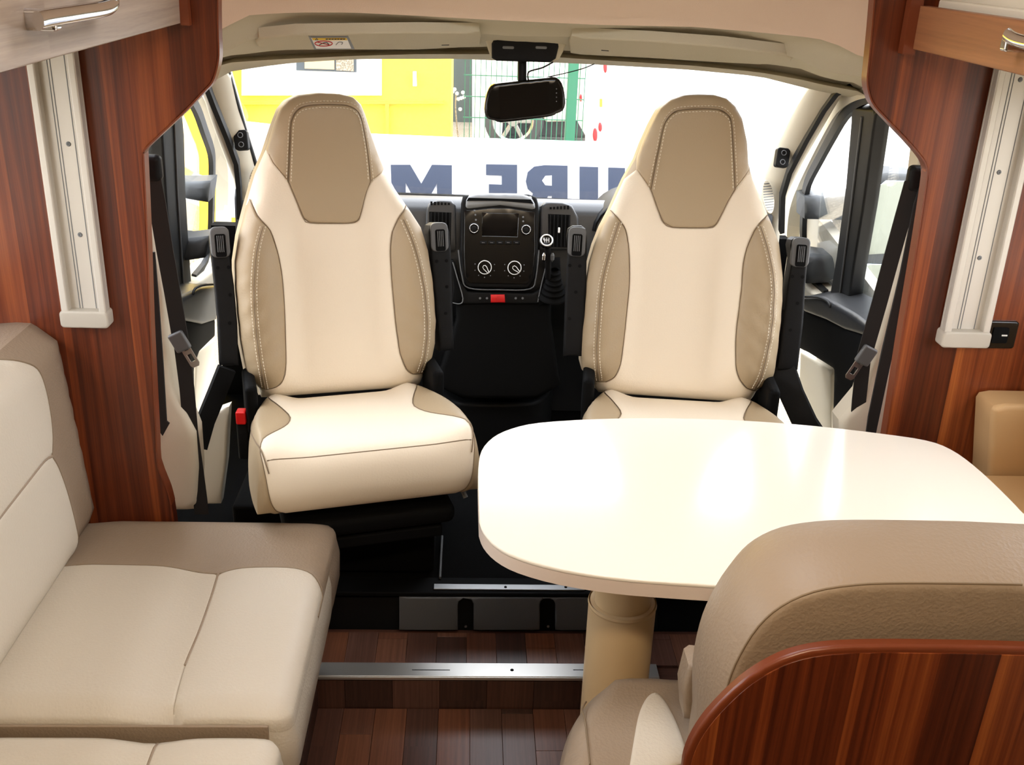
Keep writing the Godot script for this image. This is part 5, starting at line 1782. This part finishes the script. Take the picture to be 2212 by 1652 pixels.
# ---------------------------------------------------------------- seat belts and B-pillar trims
func build_belts():
	for s in [-1, 1]:
		var sd := "left" if s < 0 else "right"
		var other := "beside the sofa" if s < 0 else "by the right partition"
		var b := MB.new()
		var f := zframe(-2.20)
		# pillar trim
		var pil := [300, 420, 330, 560, 346, 640, 352, 760, 366, 860, 396, 905, 414, 950, 420, 1030, 420, 1120, 300, 1120] if s < 0 else [2010, 300, 1995, 420, 1952, 600, 1905, 765, 1872, 870, 1826, 925, 1830, 1010, 2010, 1010]
		var p := trace(f, pil)
		var b0 := MB.new()
		slab(b0, p, f.translated_local(Vector3(0, 0, -0.03)), 0.05, {"r": 0.02, "cell": 0.03})
		var tr := structure("trim_%d" % (3 if s < 0 else 4), b0, M.trim, "cream moulded door pillar trim %s" % other, "pillar trim")
		if s < 0:
			var zf := zframe(-2.46)
			panel("sill_trim", trace(zf, [424, 905, 494, 880, 488, 1000, 476, 1090, 424, 1090]), zf, 0.03, M.trim, tr, {"r": 0.008, "cell": 0.03})
		var g := on_z(324, 362, -2.17) if s < 0 else on_z(1984, 385, -2.17)
		var t := thing("seat_belt", "black seat belt with metal tongue hanging %s" % other, "seat belt", Vector3(g.x, 0.3, g.z), "cab seat belts")
		piece("guide", g, Vector3(0.05, 0.055, 0.03), 0.012, M.black_plastic, t)
		var run := [[326, 372, -2.16], [338, 430, -2.17], [356, 540, -2.19], [374, 640, -2.21], [390, 735, -2.22]] if s < 0 else [[1972, 392, -2.16], [1950, 470, -2.17], [1925, 560, -2.19], [1898, 660, -2.21], [1868, 765, -2.22]]
		var path := PackedVector3Array()
		for q in run:
			path.append(on_z(q[0], q[1], q[2]))
		ribbon("webbing", path, 0.036, 0.003, Vector3.BACK, M.webbing, t)
		var end := path[path.size() - 1]
		var run2 := [[392, 745, -2.225], [404, 840, -2.23], [412, 930, -2.25], [422, 1000, -2.25], [432, 1075, -2.24], [436, 1110, -2.24]] if s < 0 else [[1866, 770, -2.225], [1856, 860, -2.23], [1850, 930, -2.25], [1846, 1010, -2.25]]
		path = PackedVector3Array()
		for q in run2:
			path.append(on_z(q[0], q[1], q[2]))
		ribbon("lap_webbing", path, 0.034, 0.003, Vector3.BACK, M.webbing, t)
		var tilt := Basis(Vector3.BACK, 0.45 * -s)
		piece("tongue_grip", end + Vector3(0.0, 0.0, 0.008), Vector3(0.036, 0.046, 0.014), 0.005, M.grey_plastic, t, tilt)
		var tf := Transform3D(tilt * Basis(Vector3.RIGHT, 0.0), end + tilt * Vector3(0, -0.04, 0.01) + Vector3(-0.004 * s, 0, 0))
		var ring := PackedVector2Array([Vector2(-0.011, 0.024), Vector2(-0.011, -0.02), Vector2(-0.007, -0.026), Vector2(0.007, -0.026), Vector2(0.011, -0.02), Vector2(0.011, 0.024), Vector2(0.0055, 0.024), Vector2(0.0055, -0.012), Vector2(-0.0055, -0.012), Vector2(-0.0055, 0.024)])
		panel("tongue", ring, tf, 0.003, M.steel, t, {}, "steel tongue")
		piece("tongue_bridge", tf * Vector3(0, 0.012, -0.0015), Vector3(0.012, 0.01, 0.003), 0.0, M.steel, t, tilt)
		# black strap along the pillar
		var strap := [322, 545, 334, 545, 342, 640, 352, 780, 360, 910, 366, 915, 351, 942, 335, 920, 332, 780, 326, 640] if s < 0 else [1996, 380, 2004, 400, 1972, 560, 1930, 760, 1896, 920, 1888, 960, 1868, 960, 1876, 900, 1905, 760, 1945, 590, 1975, 440]
		var st := thing("pillar_strap", "long black strap hanging along the pillar %s" % other, "strap", on_z(pil[0], 900, -2.15))
		var sf := zframe(-2.15)
		panel("strap", trace(sf, strap), sf, 0.004, M.webbing, st, {"r": 0.001, "cell": 0.03})

# ---------------------------------------------------------------- things at the header
func build_header_things():
	for s in [0, 1]:
		var xa: float = [600, 1260][s]      # the visor lies along the header's recess, chord to its curve
		var xb: float = [1010, 1660][s]
		var deep := func(x: float) -> float:
			var q := (x - 1125.0) / 660.0
			return 0.15 * q * q
		var pa := on_z(xa, [78, 82][s], -2.585 + deep.call(xa))
		var pb := on_z(xb, [72, 112][s], -2.585 + deep.call(xb))
		var pc := on_z(xa, [106, 112][s], -2.695 + deep.call(xa))
		var f := frame((pa + pb) / 2, pb - pa, pa - pc)
		f = f.translated_local(Vector3(0, 0, 0.014))
		var px := [556, 101, 552, 92, 560, 84, 640, 76, 900, 72, 1036, 73, 1040, 80, 1036, 101, 900, 108, 700, 108, 600, 105] if s == 0 else [1232, 118, 1228, 90, 1234, 82, 1400, 90, 1560, 102, 1690, 118, 1712, 128, 1706, 138, 1640, 140, 1560, 136, 1400, 126]
		var t := thing("sun_visor", ["grey-beige sun visor with white warning label", "plain grey-beige sun visor above the right seat"][s], "sun visor", f * Vector3(trace(f, px)[0].x, trace(f, px)[0].y, 0), "sun visors")
		panel("pad", trace(f, px), f, 0.02, M.headliner, t, {"r": 0.005, "cell": 0.03})
		var c := on_frame(f, [962, 1307][s], [97, 109][s])
		piece("slot", f * Vector3(c.x, c.y, 0.0), Vector3(0.018, 0.004, 0.002), 0.0, M.print_black, t, f.basis)
		if s == 0:
			var lf := f.translated_local(Vector3(0, 0, 0.0006))
			panel("label_border", trace(lf, [666, 78, 752, 78, 766, 106, 679, 107]), lf, 0.001, M.print_grey, t, {}, "warning label")
			var l2 := lf.translated_local(Vector3(0, 0, 0.0006))
			panel("label_face", trace(l2, [672, 82, 749, 82, 759, 105, 683, 105]), l2, 0.001, M.print_white, t)
			var l3 := l2.translated_local(Vector3(0, 0, 0.0006))
			panel("label_heading", trace(l3, [674, 82.5, 749, 82.5, 750.5, 87, 676, 87]), l3, 0.0004, M.print_yellow, t)
			var l4 := l3.translated_local(Vector3(0, 0, 0.0008))
			cord("warning_triangle", trace3(l4, [684, 83, 681, 86.5, 687, 86.5, 684, 83]), 0.0007, M.print_black, t)
			for k in 7:
				var q := on_frame(l4, 706 + k * 6.2, 84.8)
				piece("letter", l4 * Vector3(q.x, q.y, 0), Vector3(0.005, 0.007, 0.0006), 0.0, M.print_black, t, l4.basis)
			var oval := []
			for k in 17:
				oval.append_array([699 + cos(TAU * k / 16) * 19, 94 + sin(TAU * k / 16) * 5.5])
			cord("prohibition_ring", trace3(l3, oval), 0.0012, M.print_red, t)
			cord("prohibition_bar", trace3(l3, [686, 91, 713, 97.5]), 0.0011, M.print_red, t)
			cord("child_seat_mark", trace3(l3, smooth_line([690, 97, 698, 93, 706, 92, 710, 96], 3)), 0.001, M.print_black, t)
			cord("air_bag_mark", trace3(l3, smooth_line([726, 97, 732, 91, 740, 92, 738, 96], 3)), 0.0008, M.print_grey, t)
	# overhead console
	var f := frame(Vector3(0, 1.40, -2.66), Vector3(1, 0, 0), Vector3(0, 0.9, 0.25))
	var t := thing("overhead_console", "cream header moulding with black reading lamp panel above the mirror", "console", on_z(1135, 135, -2.66))
	panel("housing", trace(f, smooth_line([1040, 78, 1050, 96, 1058, 122, 1072, 130, 1130, 133, 1196, 136, 1210, 128, 1222, 104, 1234, 84, 1180, 78, 1100, 74, 1040, 78], 2).slice(0, -2)), f, 0.09, M.headliner, t, {"r": 0.012, "cell": 0.02})
	var f2 := f.translated_local(Vector3(0, 0, 0.006))
	panel("lamp_panel", trace(f2, [1062, 96, 1066, 89, 1074, 87, 1140, 89, 1196, 91, 1206, 96, 1207, 103, 1201, 128, 1190, 136, 1130, 135, 1072, 133, 1062, 127]), f2, 0.03, M.black_plastic, t, {"r": 0.006, "cell": 0.015}, "black reading lamp panel")
	for x in [1098, 1169]:
		var f3 := f2.translated_local(Vector3(0, 0, 0.001))
		var c := on_frame(f3, x, 103)
		panel("lamp_lens", moved(round_rect(0.028, 0.007, 0.003), c), f3, 0.003, M.print_grey, t, {"r": 0.001, "cell": 0.01})
	# rear view monitor mirror
	var g := on_z(1132, 215, -2.64)
	var mf := frame(g, Vector3(1, 0.06, 0), Vector3(-0.06, 1, -0.05))
	t = thing("mirror_monitor", "black interior mirror with built-in monitor hanging from the header", "mirror", g)
	var body := trace(mf, smooth_line([1046, 236, 1049, 212, 1056, 192, 1068, 182, 1100, 178, 1140, 173, 1190, 168, 1204, 169, 1214, 180, 1220, 200, 1222, 224, 1216, 240, 1202, 246, 1190, 252, 1130, 260, 1080, 265, 1070, 261, 1056, 258, 1048, 250, 1046, 236], 2).slice(0, -2))
	panel("housing", body, mf, 0.028, M.gloss_black, t, {"r": 0.008, "cell": 0.015})
	var m2 := mf.translated_local(Vector3(0, 0, 0.0008))
	panel("screen", trace(m2, [1078, 188, 1186, 176, 1187, 246, 1080, 256]), m2, 0.001, M.screen, t, {}, "dark monitor screen")
	for k in 4:
		var q := on_frame(m2, 1202, 192 + k * 9)
		var b := MB.new()
		disc(b, m2, q.x, q.y, 0.0014, 0.0012, 0.1, 10)
		part("button", b, M.print_grey, t)
	var b2 := MB.new()
	tube(b2, PackedVector3Array([on_z(1128, 128, -2.68), on_z(1128, 160, -2.67), on_z(1128, 185, -2.665)]), 0.011, 12)
	part("stalk", b2, M.black_plastic, t)
	cord("cable", shift(trace3(zframe(-2.66), smooth_line([1195, 134, 1172, 146, 1150, 152, 1142, 156, 1140, 164, 1142, 176], 4)), Vector3.ZERO), 0.0022, M.rubber, t)
	cord("cable", trace3(zframe(-2.68), smooth_line([1284, 138, 1262, 147, 1230, 156, 1190, 165, 1160, 172], 4)), 0.0014, M.rubber, t)

# ---------------------------------------------------------------- outside
func letter(called: String, polys: Array, f: Transform3D, parent: Node3D):
	var b := MB.new()
	for p in polys:
		slab(b, trace(f, p), f, 0.002)
	part(called, b, M.banner_ink, parent)

func build_outside():
	var GY := -0.55
	var b := MB.new()
	box(b, Vector3(0, GY - 0.1, -6), Vector3(60, 0.2, 60))
	structure("ground", b, M.gravel, "pale gravel yard outside the windows", "ground")
	# banner on the bonnet, read from in front
	var f := frame(Vector3(0, 0.8, -3.78), Vector3(1, 0, 0), Vector3(0, 1, 0.12))
	var t := thing("hire_banner", "white banner with dark blue capitals seen mirrored through the windscreen", "banner", Vector3(0, 0.7, -3.78))
	panel("cloth", trace(f, [520, 262, 760, 288, 1000, 298, 1250, 306, 1420, 306, 1700, 318, 1800, 480, 1100, 478, 480, 470]), f.translated_local(Vector3(0, 0, -0.004)), 0.003, M.banner_cloth, t)
	var y0 := 355.0
	letter("letter_m", [[844, 356, 886, 356, 910, 397, 933, 356, 976, 357, 976, 460, 944, 460, 944, 396, 914, 452, 906, 452, 876, 394, 877, 460, 848, 460]], f, t)
	letter("letter_e", [[1050, 355, 1117, 356, 1117, 462, 1050, 460, 1050, 434, 1084, 435, 1084, 418, 1056, 417, 1056, 398, 1084, 399, 1084, 379, 1050, 378]], f, t)
	letter("letter_r", [[1226, 358, 1226, 464, 1192, 463, 1192, 423, 1184, 423, 1166, 462, 1128, 461, 1152, 418, 1140, 408, 1136, 392, 1140, 372, 1154, 360, 1176, 357]], f, t)
	letter("letter_i", [[1252, 360, 1292, 361, 1292, 466, 1252, 465]], f, t)
	letter("letter_h", [[1314, 362, 1350, 363, 1350, 398, 1384, 399, 1384, 365, 1420, 366, 1420, 470, 1384, 469, 1384, 424, 1350, 423, 1350, 468, 1314, 467]], f, t)
	# white eye of the R
	var fr := f.translated_local(Vector3(0, 0, 0.0012))
	panel("letter_eye", trace(fr, [1192, 379, 1192, 401, 1178, 400, 1171, 390, 1178, 380]), fr, 0.001, M.banner_cloth, t)
	var wp := thing("wiper", "thin black windscreen wiper resting along the bottom of the glass", "wiper", on_z(1090, 430, -3.68))
	var run := PackedVector3Array()
	for q in [[700, 412], [870, 420], [1090, 428], [1310, 437], [1480, 444]]:
		run.append(on_z(q[0], q[1], -3.70))
	ribbon("blade", run, 0.012, 0.014, Vector3.BACK, M.rubber, wp)
	for x in [-0.35, 0.42]:
		cord("arm", PackedVector3Array([Vector3(x, 0.84, -3.70), Vector3(x - 0.02, 0.76, -3.72), Vector3(x - 0.02, 0.70, -3.72)]), 0.008, M.rubber, wp, 8)
	# bonnet
	b = MB.new()
	var rows := []
	for q in [[-3.66, 0.80], [-3.9, 0.70], [-4.2, 0.55], [-4.4, 0.3], [-4.42, -0.2]]:
		var line := PackedVector3Array()
		for i in 13:
			var k := lerpf(-1, 1, i / 12.0)
			line.append(Vector3(k * 0.98, q[1] - 0.1 - 0.06 * k * k, q[0] - 0.03 + 0.08 * k * k))
		rows.append(line)
	b.grid(rows, true)
	single("bonnet", b, M.white_paint, "white bonnet of the motorhome below the windscreen", "bonnet")
	# yellow building on the left
	var zb := -8.2
	var xr := on_z(974, 250, zb).x
	t = thing("yellow_building", "yellow building with white sign boards in front of the left cab seat", "building", Vector3(-4, GY, zb))
	piece("wall", Vector3((xr - 12) / 2, 1.2, zb - 0.5), Vector3(xr + 12, 3.6, 1.0), 0.0, M.yellow, t)
	var bf := zframe(zb + 0.03)
	panel("white_board", trace(bf, [522, 40, 824, 40, 824, 206, 522, 206]), bf, 0.05, M.white_paint, t)
	var cf := zframe(zb + 0.06)
	panel("ledge", trace(cf, [300, 219, 958, 217, 958, 224, 300, 227]), cf, 0.08, M.yellow_trim, t)
	panel("pipe_bracket", trace(cf, [832, 224, 840, 224, 840, 300, 834, 300]), cf, 0.05, M.yellow_trim, t)
	panel("window_pane", trace(cf, [640, 60, 770, 60, 770, 156, 640, 152]), cf, 0.03, M.window_dark, t)
	var pf := zframe(zb + 0.075)
	panel("window_poster", trace(pf, [658, 100, 722, 100, 722, 150, 658, 148]), pf, 0.01, M.tan_box, t)
	panel("window_poster", trace(pf, [726, 120, 764, 120, 764, 154, 726, 152]), pf, 0.01, M.gravel, t)
	panel("notice", trace(cf, [892, 155, 899, 155, 900, 186, 892, 186]), cf, 0.03, M.white_paint, t)
	# fence: dark green post and welded mesh
	var zf := -8.85
	t = thing("mesh_fence", "green welded mesh fence with square post beyond the bonnet", "fence", Vector3(0.5, GY, zf))
	var pp := on_z(1230, 300, zf)
	piece("post", Vector3(pp.x, 0.45, zf), Vector3(0.085, 2.0, 0.085), 0.01, M.green_paint, t)
	for k in 24:
		piece("vertical_wire", Vector3(pp.x + 0.1 - k * 0.043, 0.4, zf + 0.03), Vector3(0.006, 1.9, 0.006), 0.0, M.green_paint, t)
	for k in 10:
		piece("horizontal_wire", Vector3(pp.x - 0.4, -0.5 + k * 0.17, zf + 0.034), Vector3(1.0, 0.008, 0.008), 0.0, M.green_paint, t)
	# white van with chrome wheel behind the fence
	var zv := -12.2
	t = thing("white_van", "white van with chrome wheel behind the green mesh fence", "van", Vector3(0.8, GY, zv))
	var vb := zframe(zv)
	panel("body", trace(vb, [1020, -60, 1258, -60, 1262, 262, 1180, 264, 1165, 240, 1120, 232, 1088, 244, 1082, 330, 1020, 330]), vb, 1.6, M.white_paint, t, {"r": 0.04, "cell": 0.3})
	panel("side_window", trace(zframe(zv + 0.02), [1238, 205, 1250, 205, 1250, 238, 1238, 238]), zframe(zv + 0.02), 0.04, M.window_dark, t)
	piece("under_van_shade", Vector3(on_z(1180, 280, zv).x, -0.22, zv - 0.8), Vector3(1.5, 0.4, 1.0), 0.05, M.tyre, t)  # added dark block in place of the shade under the van
	var wc := on_z(1108, 268, zv - 0.02)
	var wf := Transform3D(Basis(), Vector3(wc.x, GY + 0.36, wc.z))
	b = MB.new()
	lathe(b, [Vector2(0.36, -0.2), Vector2(0.36, -0.02), Vector2(0.33, 0.02), Vector2(0.24, 0.03)], wf, 32)
	var wh := part("tyre", b, M.tyre, t)
	b = MB.new()
	lathe(b, [Vector2(0.25, -0.15), Vector2(0.255, 0.02), Vector2(0.235, 0.035), Vector2(0.21, 0.02), Vector2(0.205, -0.15)], wf, 32)
	part("wheel_rim", b, M.steel, wh)
	b = MB.new()
	disc(b, wf, 0, 0, 0.065, 0.03)
	part("hub", b, M.steel, wh)
	for k in 6:
		var a := TAU * k / 6
		piece("spoke", wf * Vector3(cos(a) * 0.14, sin(a) * 0.14, 0.008), Vector3(0.16, 0.05, 0.02), 0.008, M.steel, wh, Basis(Vector3.BACK, a))
	# shed and plants left of the van
	t = thing("gap_backdrop", "plain dark grey-green shed wall between the yellow building and the van", "backdrop", Vector3(-0.1, GY, -13))
	piece("wall", Vector3(-0.35, 0.7, -14.4), Vector3(1.6, 2.5, 0.2), 0.0, M.backdrop_paint, t)  # plain dark grey-green panel filling the gap beside the building
	t = thing("dry_weed", "pale dried weed stalk with small seed heads by the fence", "plant", on_z(985, 300, -10.3))
	cord("stem", trace3(zframe(-10.3), smooth_line([990, 300, 986, 260, 984, 230, 985, 205], 4)), 0.008, M.gravel, t)
	for q in [[978, 198], [987, 202], [1000, 200], [996, 212], [990, 214], [1002, 210], [974, 230], [994, 236], [982, 193]]:
		b = MB.new()
		rbox(b, on_z(q[0], q[1], -10.3), Vector3(0.035, 0.035, 0.035), 0.017)
		part("seed_head", b, M.white_paint, t)
	# white motorhome with red tail lamps on the right
	var zm := -9.0
	t = thing("white_motorhome", "large white motorhome tail with red marker lamps ahead of the windscreen", "motorhome", Vector3(2.6, GY, zm))
	var mf := zframe(zm)
	panel("body", trace(mf, smooth_line([1252, -60, 1250, 130, 1249, 215, 1252, 245, 1262, 280, 1276, 312, 1290, 330], 3) + [1290, 420, 2150, 420, 2150, -60]), mf, 1.0, M.white_paint, t, {"r": 0.05, "cell": 0.4})
	for q in [[1286, 292, 5, 15], [1297, 275, 4, 10], [1308, 145, 4, 13], [1255, 212, 3, 8]]:
		var mz := zframe(zm + 0.03)
		var oval := []
		for k in 14:
			oval.append_array([q[0] + cos(TAU * k / 14) * q[2], q[1] + sin(TAU * k / 14) * q[3]])
		panel("tail_lamp", trace(mz, oval), mz, 0.05, M.red, t, {"r": 0.01, "cell": 0.05}, "red tail lamp")
	panel("marker_lamp", trace(zframe(zm + 0.03), [1296, 214, 1301, 214, 1301, 231, 1296, 231]), zframe(zm + 0.03), 0.05, M.print_yellow, t, {}, "amber marker lamp")
	# white van parked to the right, seen in the side window
	t = thing("parked_van", "white van side seen beyond the right cab door window", "van", Vector3(6.5, GY, -9.5))
	piece("body", Vector3(7.2, 1.2, -11.0), Vector3(2.2, 2.7, 6.0), 0.15, M.white_paint, t)
	piece("side_window", Vector3(6.09, 1.5, -11.5), Vector3(0.03, 0.6, 2.6), 0.01, M.window_dark, t)
	for z in [-9.0, -12.8]:
		b = MB.new()
		lathe(b, [Vector2(0.36, -0.1), Vector2(0.36, 0.1), Vector2(0.2, 0.11), Vector2(0, 0.1)], Transform3D(Basis(Vector3.UP, -PI / 2), Vector3(6.15, GY + 0.36, z)), 24)
		part("wheel", b, M.tyre, t)
